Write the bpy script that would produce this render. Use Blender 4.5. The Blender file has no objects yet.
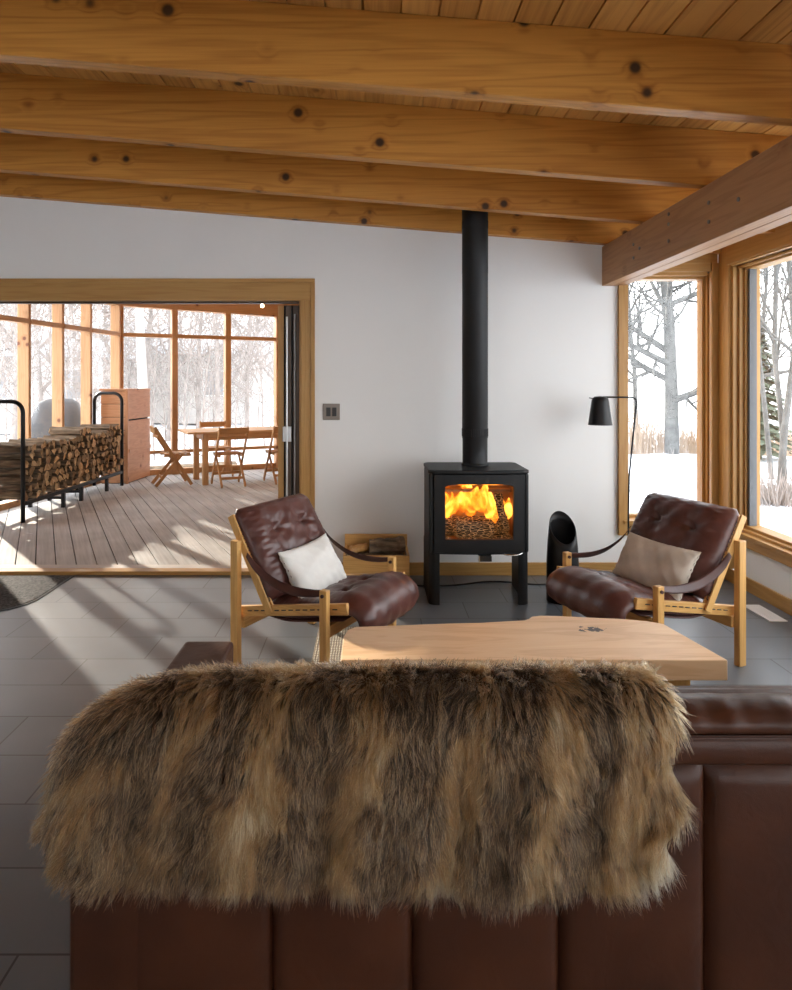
import bpy, bmesh, math, random
import numpy as np
from mathutils import Vector, Matrix, Euler, Quaternion

random.seed(7)
PI = math.pi
SC = bpy.context.scene
COL = SC.collection

# ------------------------------------------------------------------ materials
class NT:
    def __init__(self, name):
        self.m = bpy.data.materials.new(name)
        self.m.use_nodes = True
        self.t = self.m.node_tree
        self.t.nodes.clear()
        self.out = self.t.nodes.new('ShaderNodeOutputMaterial')
    def n(self, kind, **kw):
        nd = self.t.nodes.new('ShaderNode' + kind)
        for k, v in kw.items():
            if hasattr(nd, k):
                setattr(nd, k, v)
            else:
                nd.inputs[k.replace('_', ' ')].default_value = v
        return nd
    def l(self, a, b):
        self.t.links.new(a, b)
    def math(self, op, a, b=None, c=None, clamp=False):
        nd = self.n('Math', operation=op)
        nd.use_clamp = clamp
        for i, v in enumerate((a, b, c)):
            if v is None: continue
            if isinstance(v, (int, float)): nd.inputs[i].default_value = v
            else: self.l(v, nd.inputs[i])
        return nd.outputs[0]
    def ramp(self, fac, stops):
        nd = self.n('ValToRGB')
        cr = nd.color_ramp
        while len(cr.elements) < len(stops): cr.elements.new(.5)
        for e, (p, c) in zip(cr.elements, stops):
            e.position = p
            e.color = (c[0], c[1], c[2], 1)
        self.l(fac, nd.inputs[0])
        return nd.outputs[0]
    def mix(self, fac, a, b, mode='MIX'):
        nd = self.n('Mix', data_type='RGBA', blend_type=mode)
        for i, v in ((0, fac), (6, a), (7, b)):
            if isinstance(v, (int, float)): nd.inputs[i].default_value = v
            elif isinstance(v, tuple): nd.inputs[i].default_value = (*v[:3], 1)
            else: self.l(v, nd.inputs[i])
        return nd.outputs[2]
    def bsdf(self, color, rough=.5, spec=.5, metal=0, bump=None, bstr=.2, bdist=.01, coat=0, sheen=0):
        b = self.n('BsdfPrincipled')
        for key, v in (('Base Color', color), ('Roughness', rough), ('Metallic', metal)):
            if isinstance(v, tuple): b.inputs[key].default_value = (*v[:3], 1)
            elif isinstance(v, (int, float)): b.inputs[key].default_value = v
            else: self.l(v, b.inputs[key])
        b.inputs['Specular IOR Level'].default_value = spec
        b.inputs['Coat Weight'].default_value = coat
        b.inputs['Sheen Weight'].default_value = sheen
        if bump is not None:
            bp = self.n('Bump')
            bp.inputs['Strength'].default_value = bstr
            bp.inputs['Distance'].default_value = bdist
            self.l(bump, bp.inputs['Height'])
            self.l(bp.outputs[0], b.inputs['Normal'])
        self.l(b.outputs[0], self.out.inputs[0])
        return b
    def coords(self, scale=(1, 1, 1), rand=True, loc=(0, 0, 0), rot=(0, 0, 0)):
        tc = self.n('TexCoord')
        src = tc.outputs['Object']
        if rand:
            oi = self.n('ObjectInfo')
            cx = self.n('CombineXYZ')
            for i, k in enumerate((31.7, 17.3, 23.9)):
                self.l(self.math('MULTIPLY', oi.outputs['Random'], k), cx.inputs[i])
            ad = self.n('VectorMath', operation='ADD')
            self.l(src, ad.inputs[0]); self.l(cx.outputs[0], ad.inputs[1])
            src = ad.outputs[0]
        mp = self.n('Mapping')
        mp.inputs['Scale'].default_value = scale
        mp.inputs['Location'].default_value = loc
        mp.inputs['Rotation'].default_value = rot
        self.l(src, mp.inputs[0])
        return mp.outputs[0]

_cache = {}
def wood(light, dark, axis='x', knots=.5, rough=.42, grain=1.0, knotscale=4.0, knotcol=(.045, .018, .008), plank=None, spec=.4):
    """Solid timber with grain along one local axis, growth-ring figure and round knots."""
    key = (light, dark, axis, knots, rough, grain, knotscale, plank)
    if key in _cache: return _cache[key]
    N = NT('wood_' + axis)
    ai = 'xyz'.index(axis)
    base = N.coords()
    if plank:                                   # every board gets its own piece of timber
        pax, pw, poff = plank
        tc = N.n('TexCoord')
        sp = N.n('SeparateXYZ'); N.l(tc.outputs['Object'], sp.inputs[0])
        idx = N.math('FLOOR', N.math('DIVIDE', N.math('SUBTRACT', sp.outputs['xyz'.index(pax)], poff), pw))
        wn = N.n('TexWhiteNoise', noise_dimensions='1D'); N.l(idx, wn.inputs['W'])
        sc = N.n('VectorMath', operation='SCALE'); sc.inputs['Scale'].default_value = 40
        N.l(wn.outputs['Color'], sc.inputs[0])
        ad = N.n('VectorMath', operation='ADD'); N.l(base, ad.inputs[0]); N.l(sc.outputs[0], ad.inputs[1])
        base = ad.outputs[0]
        tint = wn.outputs['Value']
    def mp(scale):
        m = N.n('Mapping'); m.inputs['Scale'].default_value = scale; N.l(base, m.inputs[0]); return m.outputs[0]
    # knots
    vo = N.n('TexVoronoi', feature='F1'); vo.inputs['Scale'].default_value = knotscale
    N.l(base, vo.inputs['Vector'])
    sepc = N.n('SeparateColor'); N.l(vo.outputs['Color'], sepc.inputs[0])
    gate = N.math('LESS_THAN', sepc.outputs[0], knots)
    mr = N.n('MapRange', interpolation_type='SMOOTHSTEP')
    kr = .033 * knotscale
    for k, v in (('From Min', kr), ('From Max', kr * .45), ('To Min', 0), ('To Max', 1)): mr.inputs[k].default_value = v
    N.l(vo.outputs['Distance'], mr.inputs['Value'])
    knot = N.math('MULTIPLY', mr.outputs[0], gate)
    mr2 = N.n('MapRange', interpolation_type='SMOOTHERSTEP')
    for k, v in (('From Min', kr * 2.2), ('From Max', kr * .5), ('To Min', 0), ('To Max', 1)): mr2.inputs[k].default_value = v
    N.l(vo.outputs['Distance'], mr2.inputs['Value'])
    halo = N.math('MULTIPLY', mr2.outputs[0], gate)
    # growth rings: stretched distance field
    s = [9 * grain] * 3; s[ai] = .55 * grain
    n1 = N.n('TexNoise'); n1.inputs['Scale'].default_value = 1; n1.inputs['Detail'].default_value = 2
    N.l(mp(tuple(s)), n1.inputs['Vector'])
    ph = N.math('ADD', N.math('MULTIPLY', n1.outputs['Fac'], 44), N.math('MULTIPLY', halo, 5))
    ring = N.math('POWER', N.math('ADD', N.math('MULTIPLY', N.math('SINE', ph), .5), .5), 2.2)
    s = [130 * grain] * 3; s[ai] = 3.5 * grain
    n2 = N.n('TexNoise'); n2.inputs['Scale'].default_value = 1; n2.inputs['Detail'].default_value = 3
    N.l(mp(tuple(s)), n2.inputs['Vector'])
    s = [2.5] * 3; s[ai] = .6
    n3 = N.n('TexNoise'); n3.inputs['Scale'].default_value = 1; N.l(mp(tuple(s)), n3.inputs['Vector'])
    f = N.math('ADD', N.math('MULTIPLY', ring, .26), N.math('MULTIPLY', n2.outputs['Fac'], .5))
    f = N.math('ADD', f, N.math('MULTIPLY', N.math('SUBTRACT', n3.outputs['Fac'], .5), .9))
    f = N.math('ADD', f, N.math('MULTIPLY', halo, .35))
    if plank: f = N.math('ADD', f, N.math('MULTIPLY', N.math('SUBTRACT', tint, .5), .5))
    c = N.ramp(f, [(.08, light), (.85, dark)])
    c = N.mix(knot, c, knotcol)
    N.bsdf(c, rough, spec, bump=f, bstr=.12, bdist=.002)
    _cache[key] = N.m
    return N.m

def leather(name, dark, light, rough=.38, spec=.5):
    N = NT(name)
    v = N.coords()
    n1 = N.n('TexNoise'); n1.inputs['Scale'].default_value = 5; n1.inputs['Detail'].default_value = 5; N.l(v, n1.inputs['Vector'])
    vo = N.n('TexVoronoi', feature='DISTANCE_TO_EDGE'); vo.inputs['Scale'].default_value = 330; N.l(v, vo.inputs['Vector'])
    n2 = N.n('TexNoise'); n2.inputs['Scale'].default_value = 16; n2.inputs['Detail'].default_value = 6; n2.inputs['Distortion'].default_value = 1.2; N.l(v, n2.inputs['Vector'])
    h = N.math('ADD', N.math('MULTIPLY', vo.outputs['Distance'], .12), N.math('MULTIPLY', n2.outputs['Fac'], .7))
    c = N.ramp(n1.outputs['Fac'], [(.3, dark), (.7, light)])
    r = N.math('ADD', N.math('MULTIPLY', n2.outputs['Fac'], .25), rough - .12)
    N.bsdf(c, r, spec, bump=h, bstr=.25, bdist=.008)
    return N.m

def plain(name, col, rough=.5, metal=0, var=.06, scale=8, bstr=.05, spec=.5, bdist=.004):
    N = NT(name)
    v = N.coords()
    n1 = N.n('TexNoise'); n1.inputs['Scale'].default_value = scale; n1.inputs['Detail'].default_value = 4; N.l(v, n1.inputs['Vector'])
    a = tuple(max(0, x * (1 - var)) for x in col); b = tuple(min(1, x * (1 + var)) for x in col)
    c = N.ramp(n1.outputs['Fac'], [(.3, a), (.7, b)])
    n2 = N.n('TexNoise'); n2.inputs['Scale'].default_value = scale * 25; N.l(v, n2.inputs['Vector'])
    N.bsdf(c, rough, spec, metal, bump=n2.outputs['Fac'], bstr=bstr, bdist=bdist)
    return N.m

def glass_mat(name='window_glass', refl=.05, tint=(1, 1, 1)):
    N = NT(name)
    tr = N.n('BsdfTransparent'); tr.inputs[0].default_value = (*tint, 1)
    gl = N.n('BsdfGlossy'); gl.inputs['Roughness'].default_value = .01
    lw = N.n('LayerWeight'); lw.inputs[0].default_value = .5
    fr = N.math('ADD', N.math('MULTIPLY', N.math('POWER', lw.outputs['Facing'], 5.0), .5), .02)
    mx = N.n('MixShader')
    N.l(fr, mx.inputs[0]); N.l(tr.outputs[0], mx.inputs[1]); N.l(gl.outputs[0], mx.inputs[2])
    N.l(mx.outputs[0], N.out.inputs[0])
    return N.m

def emis(name, col, strength):
    N = NT(name)
    e = N.n('Emission'); e.inputs[0].default_value = (*col, 1); e.inputs[1].default_value = strength
    N.l(e.outputs[0], N.out.inputs[0])
    return N.m

PINE = ((.60, .275, .052), (.31, .11, .015))
GLU = ((.47, .255, .115), (.30, .135, .055))
HONEY = ((.47, .27, .085), (.34, .165, .042))
OAK = ((.72, .43, .15), (.50, .26, .075))
FIR = ((.54, .31, .145), (.37, .185, .075))
def pine(ax): return wood(*PINE, ax, .85, .45, 1.0, 5.0)
def glu(ax): return wood(*GLU, ax, .75, .5, 1.3, 4.6)
def honey(ax): return wood(*HONEY, ax, .04, .38, 1.4)
def oak(ax): return wood(*OAK, ax, .03, .4, 1.8)
def fir(ax): return wood(*FIR, ax, .7, .55, 1.4, 5.0, (.16, .05, .02))

M = {}
M['wall'] = plain('white_plaster', (.80, .80, .785), .75, var=.015, scale=2, bstr=.03)
M['black'] = plain('black_steel', (.009, .009, .010), .42, .0, var=.15, bstr=.04, spec=.3)
M['iron'] = plain('cast_iron', (.0085, .009, .010), .5, .0, var=.12, scale=14, bstr=.08, spec=.3)
M['pipe'] = plain('stove_pipe_paint', (.010, .010, .0105), .5, var=.08, spec=.3)
M['chrome'] = plain('chrome', (.75, .75, .75), .18, 1, var=.02)
M['alu'] = plain('grey_aluminium', (.11, .115, .12), .5, .0, var=.03)
M['steel'] = plain('brushed_steel', (.52, .52, .52), .35, .8, var=.04)
M['bronze'] = plain('bronze_plate', (.20, .17, .145), .38, .7, var=.05)
M['darkframe'] = plain('dark_bronze_door_frame', (.085, .055, .036), .4, .2, var=.1)
M['bolt'] = plain('bolt_steel', (.25, .24, .22), .45, .7)
M['glass'] = glass_mat()
M['leather'] = leather('oxblood_leather', (.060, .019, .015), (.125, .046, .036), .36)
M['sofa'] = leather('brown_sofa_leather', (.029, .0090, .0040), (.054, .0175, .0075), .38, .22)
M['strap'] = leather('strap_leather', (.045, .014, .012), (.08, .028, .022), .5)
M['snow'] = plain('snow', (.76, .78, .82), .8, var=.05, scale=.6, bstr=.6, bdist=.08)
M['bark'] = plain('grey_bark', (.105, .105, .10), .9, var=.3, scale=6, bstr=.3)
M['twig'] = plain('twig_bark', (.31, .27, .245), .9, var=.25, scale=4)
M['reed'] = plain('dry_reed', (.40, .30, .215), .9, var=.2, scale=3)
M['evergreen'] = plain('evergreen_needle', (.10, .125, .085), .9, var=.3, scale=3)
M['cloth_white'] = plain('white_linen', (.80, .79, .75), .9, var=.03, scale=20, bstr=.3)
M['cloth_beige'] = plain('beige_linen', (.60, .53, .45), .9, var=.06, scale=14, bstr=.3)
M['white_metal'] = plain('white_metal', (.80, .80, .80), .4, var=.02)
M['dark'] = plain('dark_gap', (.01, .01, .01), .8)  # painted shade for gaps and openings, plain black for feet and seals
M['cover'] = plain('grey_cover', (.075, .075, .078), .8, var=.12, scale=3)
M['siding'] = plain('pale_siding', (.60, .57, .54), .8, var=.08)
M['darkpane'] = plain('house_pane', (.30, .32, .34), .2)
M['firebrick'] = plain('firebrick', (.30, .20, .12), .9, var=.25, scale=12)
M['bakelite'] = plain('black_plastic', (.012, .012, .012), .35)

# ------------------------------------------------------------------ mesh building
class MB:
    def __init__(self):
        self.bm = bmesh.new()
    def verts(self, pts): return [self.bm.verts.new(p) for p in pts]
    def face(self, vs, mi=0):
        try:
            f = self.bm.faces.new(vs); f.material_index = mi
        except ValueError: pass
    def hexa(self, p, mi=0):
        """p: bottom four (ccw) then top four."""
        v = self.verts(p)
        for q in ((3, 2, 1, 0), (4, 5, 6, 7), (0, 1, 5, 4), (1, 2, 6, 5), (2, 3, 7, 6), (3, 0, 4, 7)):
            self.face([v[i] for i in q], mi)
        return self
    def box(self, x0, x1, y0, y1, z0, z1, mat=None, mi=0):
        p = [(x0, y0, z0), (x1, y0, z0), (x1, y1, z0), (x0, y1, z0), (x0, y0, z1), (x1, y0, z1), (x1, y1, z1), (x0, y1, z1)]
        if mat is not None: p = [mat @ Vector(q) for q in p]
        return self.hexa(p, mi)
    def bar(self, a, b, w, h, up=(0, 0, 1)):
        """rectangular bar from a to b; w across, h along 'up'."""
        a = Vector(a); b = Vector(b); d = (b - a).normalized(); up = Vector(up)
        s = d.cross(up).normalized(); u = s.cross(d).normalized()
        s *= w / 2; u *= h / 2
        return self.hexa([a - s - u, a + s - u, b + s - u, b - s - u, a - s + u, a + s + u, b + s + u, b - s + u])
    def tube(self, path, r, n=10, cap=True):
        path = [Vector(p) for p in path]
        rr = r if isinstance(r, (list, tuple)) else [r] * len(path)
        rings = []; prev = None
        for i, p in enumerate(path):
            d = (path[min(i + 1, len(path) - 1)] - path[max(i - 1, 0)]).normalized()
            if prev is None:
                ref = Vector((0, 0, 1)) if abs(d.z) < .9 else Vector((1, 0, 0))
                s = d.cross(ref).normalized()
            else:
                s = (prev - d * prev.dot(d)).normalized()
            prev = s; t = d.cross(s)
            rings.append(self.verts([p + (s * math.cos(2 * PI * k / n) + t * math.sin(2 * PI * k / n)) * rr[i] for k in range(n)]))
        for a, b in zip(rings, rings[1:]):
            for k in range(n): self.face([a[k], a[(k + 1) % n], b[(k + 1) % n], b[k]])
        if cap:
            self.face(rings[0][::-1]); self.face(rings[-1])
        return self
    def lathe(self, prof, n=32, c=(0, 0, 0), close=True):
        rings = []
        for r, z in prof:
            rings.append(self.verts([(c[0] + r * math.cos(2 * PI * k / n), c[1] + r * math.sin(2 * PI * k / n), c[2] + z) for k in range(n)]))
        for a, b in zip(rings, rings[1:]):
            for k in range(n): self.face([a[k], a[(k + 1) % n], b[(k + 1) % n], b[k]])
        if close:
            self.face(rings[0][::-1]); self.face(rings[-1])
        return self
    def prism(self, poly, d0, d1, axis='z', mi=0):
        """extrude polygon; axis z: poly is xy; axis y: poly is xz; axis x: poly is yz."""
        def P(p, d):
            return (p[0], p[1], d) if axis == 'z' else ((p[0], d, p[1]) if axis == 'y' else (d, p[0], p[1]))
        a = self.verts([P(p, d0) for p in poly]); b = self.verts([P(p, d1) for p in poly])
        self.face(a[::-1], mi); self.face(b, mi)
        n = len(poly)
        for k in range(n): self.face([a[k], a[(k + 1) % n], b[(k + 1) % n], b[k]], mi)
        return self
    def grid(self, f, nu, nv, flip=False, mi=0):
        g = [[self.bm.verts.new(f(i / nu, j / nv)) for j in range(nv + 1)] for i in range(nu + 1)]
        for i in range(nu):
            for j in range(nv):
                q = [g[i][j], g[i + 1][j], g[i + 1][j + 1], g[i][j + 1]]
                self.face(q[::-1] if flip else q, mi)
        return self
    def build(self, name, mat, parent=None, bevel=0, smooth=False, weld=0, seg=2, sub=0):
        bm = self.bm
        if weld: bmesh.ops.remove_doubles(bm, verts=bm.verts, dist=weld)
        bmesh.ops.recalc_face_normals(bm, faces=bm.faces)
        me = bpy.data.meshes.new(name)
        bm.to_mesh(me); bm.free()
        for m in (mat if isinstance(mat, (list, tuple)) else [mat]): me.materials.append(m)
        if smooth: me.polygons.foreach_set('use_smooth', [True] * len(me.polygons))
        o = bpy.data.objects.new(name, me); COL.objects.link(o)
        if parent is not None: o.parent = parent
        if bevel:
            b = o.modifiers.new('bevel', 'BEVEL'); b.width = bevel; b.segments = seg; b.limit_method = 'ANGLE'; b.angle_limit = math.radians(40)
        if sub:
            s = o.modifiers.new('sub', 'SUBSURF'); s.levels = sub; s.render_levels = sub
        return o

def tag(o, label=None, cat=None, group=None, kind=None):
    if label: o['label'] = label
    if cat: o['category'] = cat
    if group: o['group'] = group
    if kind: o['kind'] = kind
    return o
def thing(name, label, cat, loc=(0, 0, 0), rz=0, group=None, kind=None):
    o = bpy.data.objects.new(name, None); COL.objects.link(o)
    o.empty_display_size = .1
    o.location = loc; o.rotation_euler = (0, 0, rz)
    return tag(o, label, cat, group, kind)
def copy_tree(o, parent=None):
    c = o.copy(); COL.objects.link(c)
    if parent is not None: c.parent = parent
    for ch in list(o.children): copy_tree(ch, c)
    return c
def catmull(pts, n=8):
    pts = [Vector(p) for p in pts]; out = []
    P = [pts[0] * 2 - pts[1]] + pts + [pts[-1] * 2 - pts[-2]]
    for i in range(1, len(P) - 2):
        for k in range(n):
            t = k / n
            out.append(.5 * ((2 * P[i]) + (P[i + 1] - P[i - 1]) * t + (2 * P[i - 1] - 5 * P[i] + 4 * P[i + 1] - P[i + 2]) * t * t + (3 * P[i] - P[i - 1] - 3 * P[i + 1] + P[i + 2]) * t ** 3))
    out.append(pts[-1]); return out
SKY, SUN, SUN_EL, EXPO = 2.6, 5.5, 18, 1.2
# ------------------------------------------------------------------ room shell
DY = 5.09; WT = .18                      # inner face and thickness of the stove wall
XL, XR = -4.6, 2.68
YB = -3.4
SL = .081
def zc(x): return 2.985 - SL * x         # ceiling boards
def zb(x): return 2.685 - SL * x         # underside of the beams

# floor of slate tiles
N = NT('slate_tile_floor')
tc = N.n('TexCoord'); mp = N.n('Mapping'); N.l(tc.outputs['Object'], mp.inputs[0])
mp.inputs['Location'].default_value = (0, -3.234 + 3.05, 0)
bt = N.n('TexBrick'); bt.offset = .5; bt.offset_frequency = 2; bt.squash = 1
N.l(mp.outputs[0], bt.inputs['Vector'])
for k, v in (('Scale', 1), ('Mortar Size', .0036), ('Mortar Smooth', .1), ('Bias', 0), ('Brick Width', .61), ('Row Height', .305)): bt.inputs[k].default_value = v
bt.inputs['Color1'].default_value = (.112, .126, .143, 1); bt.inputs['Color2'].default_value = (.143, .158, .176, 1); bt.inputs['Mortar'].default_value = (.03, .03, .032, 1)
n1 = N.n('TexNoise'); n1.inputs['Scale'].default_value = 2.6; n1.inputs['Detail'].default_value = 4; n1.inputs['Roughness'].default_value = .5; N.l(tc.outputs['Object'], n1.inputs['Vector'])
c = N.mix(.5, bt.outputs['Color'], N.ramp(n1.outputs['Fac'], [(.2, (.5, .5, .51)), (.8, (1.0, .98, .96))]), 'MULTIPLY')
n2 = N.n('TexNoise'); n2.inputs['Scale'].default_value = 26; n2.inputs['Detail'].default_value = 6; N.l(tc.outputs['Object'], n2.inputs['Vector'])
h = N.math('SUBTRACT', 1.0, bt.outputs['Fac'])
N.bsdf(c, .30, .6, bump=h, bstr=.22, bdist=.003)
M['tile'] = N.m
fl = MB().box(XL - .2, XR + .18, YB - .2, DY + .02, -.12, 0).build('floor', M['tile'])
tag(fl, 'grey slate tile floor of the living room', 'floor', kind='structure')

# ceiling boards
pw = .152
mb = MB()
x = XL - .3
while x < 3.6:
    g = .004
    a, b = x + g, x + pw - g
    mb.hexa([(a, YB - .3, zc(a)), (b, YB - .3, zc(b)), (b, 5.5, zc(b)), (a, 5.5, zc(a)),
             (a, YB - .3, zc(a) + .03), (b, YB - .3, zc(b) + .03), (b, 5.5, zc(b) + .03), (a, 5.5, zc(a) + .03)])
    x += pw
a, b = XL - .3, 3.6
mb.hexa([(a, YB - .3, zc(a) + .012), (b, YB - .3, zc(b) + .012), (b, 5.5, zc(b) + .012), (a, 5.5, zc(a) + .012),
         (a, YB - .3, zc(a) + .2), (b, YB - .3, zc(b) + .2), (b, 5.5, zc(b) + .2), (a, 5.5, zc(a) + .2)])
ce = mb.build('ceiling', wood((.70, .37, .10), (.38, .155, .032), 'y', .35, .45, 1.0, 3.9, plank=('x', pw, XL - .3)))
tag(ce, 'sloped ceiling of pine boards running away over the beams', 'ceiling', kind='structure')

def beam(y0, y1, label):
    x0, x1 = XL - .1, 2.72
    o = MB().prism([(x0, zb(x0)), (x1, zb(x1)), (x1, zc(x1) - .001), (x0, zc(x0) - .001)], y0, y1, 'y').build('ceiling_beam', pine('x'), bevel=.004)
    return tag(o, label, 'beam', 'pine beams across the ceiling', 'structure')
beam(2.665, 2.74, 'nearest knotty pine ceiling beam, highest in the view')
beam(3.535, 3.61, 'second knotty pine ceiling beam counted from the camera')
beam(4.335, 4.41, 'third knotty pine ceiling beam, just before the stove pipe')
beam(5.015, 5.088, 'knotty pine beam lying against the white wall, behind the stove pipe')
beam(1.78, 1.855, 'pine ceiling beam above the sofa'); beam(.9, .975, 'pine ceiling beam above the camera'); beam(0, .075, 'pine ceiling beam behind the camera')
beam(-1.0, -.925, 'pine ceiling beam over the rear of the room')

# girder under the beams, two plies, with bolts
gd = thing('girder_beam', 'heavy brown double girder beam over the window side, running away to the wall', 'beam', (1.773, DY, 2.228), kind='structure')
L = DY - YB
for k in (0, 1):
    MB().box(k * .087, k * .087 + .083, -L, 0, 0, .302).build('ply', glu('y'), gd, bevel=.003)
for yy, zz in ((-.62, .10), (-.62, .19), (-.72, .145), (-1.15, .10), (-1.15, .20), (-1.62, .10), (-1.62, .2), (-1.9, .14), (-1.15, .26)):
    MB().tube([(-.006, yy, zz), (.004, yy, zz)], .011, 10).build('bolt', M['bolt'], gd)

# stove wall with door opening and window opening
DX0, DX1, DZ = -3.9, -.5, 2.16           # door rough opening
WX0, WX1, WZ0, WZ1 = 1.93, 2.64, .37, 2.345
mb = MB()
def wp(x0, x1, z0, z1=None):
    t0 = zc(x0) + .02 if z1 is None else z1; t1 = zc(x1) + .02 if z1 is None else z1
    mb.prism([(x0, z0), (x1, z0), (x1, t1), (x0, t0)], DY, DY + WT, 'y')
wp(XL - .2, DX0, 0); wp(DX0, DX1, DZ); wp(DX1, WX0, 0); wp(WX0, WX1, 0, WZ0); wp(WX0, WX1, WZ1); wp(WX1, XR + .18, 0)
wb = mb.build('wall_back', M['wall'], weld=.0001)
tag(wb, 'white plaster wall behind the wood stove with the wide doorway', 'wall', kind='structure')
mb = MB()
mb.box(XR, XR + .18, YB, 4.88, 0, .33); mb.box(XR, XR + .18, YB, 4.88, 2.345, zc(XR) + .05)
wr = mb.build('wall_right', M['wall'])
tag(wr, 'low white wall under the long window on the right', 'wall', kind='structure')
# header board above the right window and above the back window (alcove)
hb = MB().box(XR - .035, XR, YB, 4.93, 2.36, zc(XR) - .002).build('trim_header', honey('y'), bevel=.003)
tag(hb, 'wide wooden header board above the right window', 'trim', kind='structure')
hb = MB().box(1.95, XR - .03, DY - .03, DY, 2.40, zb(2.3)).build('trim_alcove', honey('x'), bevel=.003)
tag(hb, 'wooden board above the tall window beside the girder', 'trim', kind='structure')
wl = MB().box(XL - .2, XL, YB, DY, 0, zc(XL) + .02).build('wall_left', M['wall'])
tag(wl, 'white plaster wall at the left end of the room', 'wall', kind='structure')
# unseen rear wall, its two windows added to light the room
mb = MB()
def wq(x0, x1, z0, z1=None):
    t0 = zc(x0) + .02 if z1 is None else z1; t1 = zc(x1) + .02 if z1 is None else z1
    mb.prism([(x0, z0), (x1, z0), (x1, t1), (x0, t0)], YB - .18, YB, 'y')
wq(XL - .2, -4.2, 0); wq(-4.2, -1.9, 0, .75); wq(-4.2, -1.9, 2.4); wq(-1.9, .1, 0); wq(.1, 2.4, 0, .75); wq(.1, 2.4, 2.4); wq(2.4, XR + .18, 0)
wf = mb.build('wall_front', M['wall'], weld=.0001)
tag(wf, 'white wall with two added windows behind the camera', 'wall', kind='structure')
w4 = thing('window_4_added', 'unseen window added behind the camera to brighten the left of the room', 'window', (-4.3, YB, 0), kind='structure')
for xx in (.1, 1.2, 2.33): MB().box(xx, xx + .07, -.14, -.04, .75, 2.40).build('mullion', honey('z'), w4)
for zz in (.75, 2.33): MB().box(.17, 2.33, -.14, -.04, zz, zz + .07).build('rail', honey('x'), w4)
MB().box(.15, 2.35, -.1, -.09, .8, 2.35).build('pane', M['glass'], w4)
w3 = thing('window_3_added', 'unseen window added behind the camera to light the room from the right', 'window', (0, YB, 0), kind='structure')
for xx in (.1, 1.2, 2.33): MB().box(xx, xx + .07, -.14, -.04, .75, 2.40).build('mullion', honey('z'), w3)
for zz in (.75, 2.33): MB().box(.17, 2.33, -.14, -.04, zz, zz + .07).build('rail', honey('x'), w3)
MB().box(.15, 2.35, -.1, -.09, .8, 2.35).build('pane', M['glass'], w3)

# baseboards
def base(name, x0, x1, y0, y1, ax, label):
    tag(MB().box(x0, x1, y0, y1, 0, .098).build(name, honey(ax), bevel=.003), label, 'baseboard', kind='structure')
base('baseboard_back', -.438, XR - .018, DY - .018, DY, 'x', 'honey wood baseboard along the stove wall')
base('baseboard_right', XR - .018, XR, YB, DY - .019, 'y', 'honey wood baseboard under the right window')
base('baseboard_left', XL, XL + .018, YB, DY, 'y', 'honey wood baseboard on the left wall')

# ------------------------------------------------------------------ doorway with folded door
d1 = thing('door_1', 'wide doorway to the porch with honey wood casing and door panels folded to its right side', 'doorway', (0, DY, 0), kind='structure')
MB().box(-.547, -.44, -.022, 0, 0, 2.112).build('casing', honey('z'), d1, bevel=.003)
MB().box(-.470, -.438, -.032, -.0221, 0, 2.25).build('casing_edge', honey('z'), d1, bevel=.003)
MB().box(-4.0, -.44, -.022, 0, 2.112, 2.28).build('header_casing', honey('x'), d1, bevel=.003)
MB().box(-4.0, -.438, -.032, -.0221, 2.25, 2.282).build('header_edge', honey('x'), d1, bevel=.003)
MB().box(-4.0, -3.86, -.022, 0, 0, 2.112).build('casing', honey('z'), d1, bevel=.003)
MB().box(-.56, -.50, -.01, WT + .02, .05, 2.12).build('jamb', honey('z'), d1, bevel=.002)
MB().box(-3.9, -3.85, -.01, WT + .02, .05, 2.12).build('jamb', honey('z'), d1, bevel=.002)
MB().box(-3.9, -.50, -.01, WT + .02, 2.12, 2.165).build('head_jamb', honey('x'), d1, bevel=.002)
MB().box(-3.86, -.56, .09, .14, 2.105, 2.119).build('track', M['darkframe'], d1)
MB().box(-3.9, -.44, -.012, .085, 0, .030).build('threshold', honey('x'), d1, bevel=.004)
MB().box(-3.9, -.50, .086, WT + .03, -.02, .022).build('outer_sill', M['siding'], d1, bevel=.002)
# folded panels standing square to the wall, out over the porch deck
for k, (xx, yy) in enumerate(((-.572, .10), (-.630, .095), (-.690, .11))):
    p = MB().box(xx - .05, xx, yy, yy + .80, .058, 2.09).build('door_panel', honey('z') if k == 2 else M['darkframe'], d1, bevel=.003)
    MB().box(xx - .052, xx + .002, yy + .09, yy + .71, .17, 1.98).build('pane', M['glass'], p)
    MB().box(xx - .004, xx + .006, yy - .004, yy + .03, .058, 2.09).build('weather_strip', M['dark'], p)
for zz in (1.08,):
    MB().box(-.700, -.632, .078, .093, zz - .06, zz + .06).build('hinge', M['steel'], d1, bevel=.003)
MB().tube([(-.668, .085, .12), (-.668, .085, 2.0)], .009, 8).build('bolt_rod', M['steel'], d1)
MB().tube([(-.606, .085, .12), (-.606, .085, 2.02)], .007, 8).build('bolt_rod', M['steel'], d1)

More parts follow.
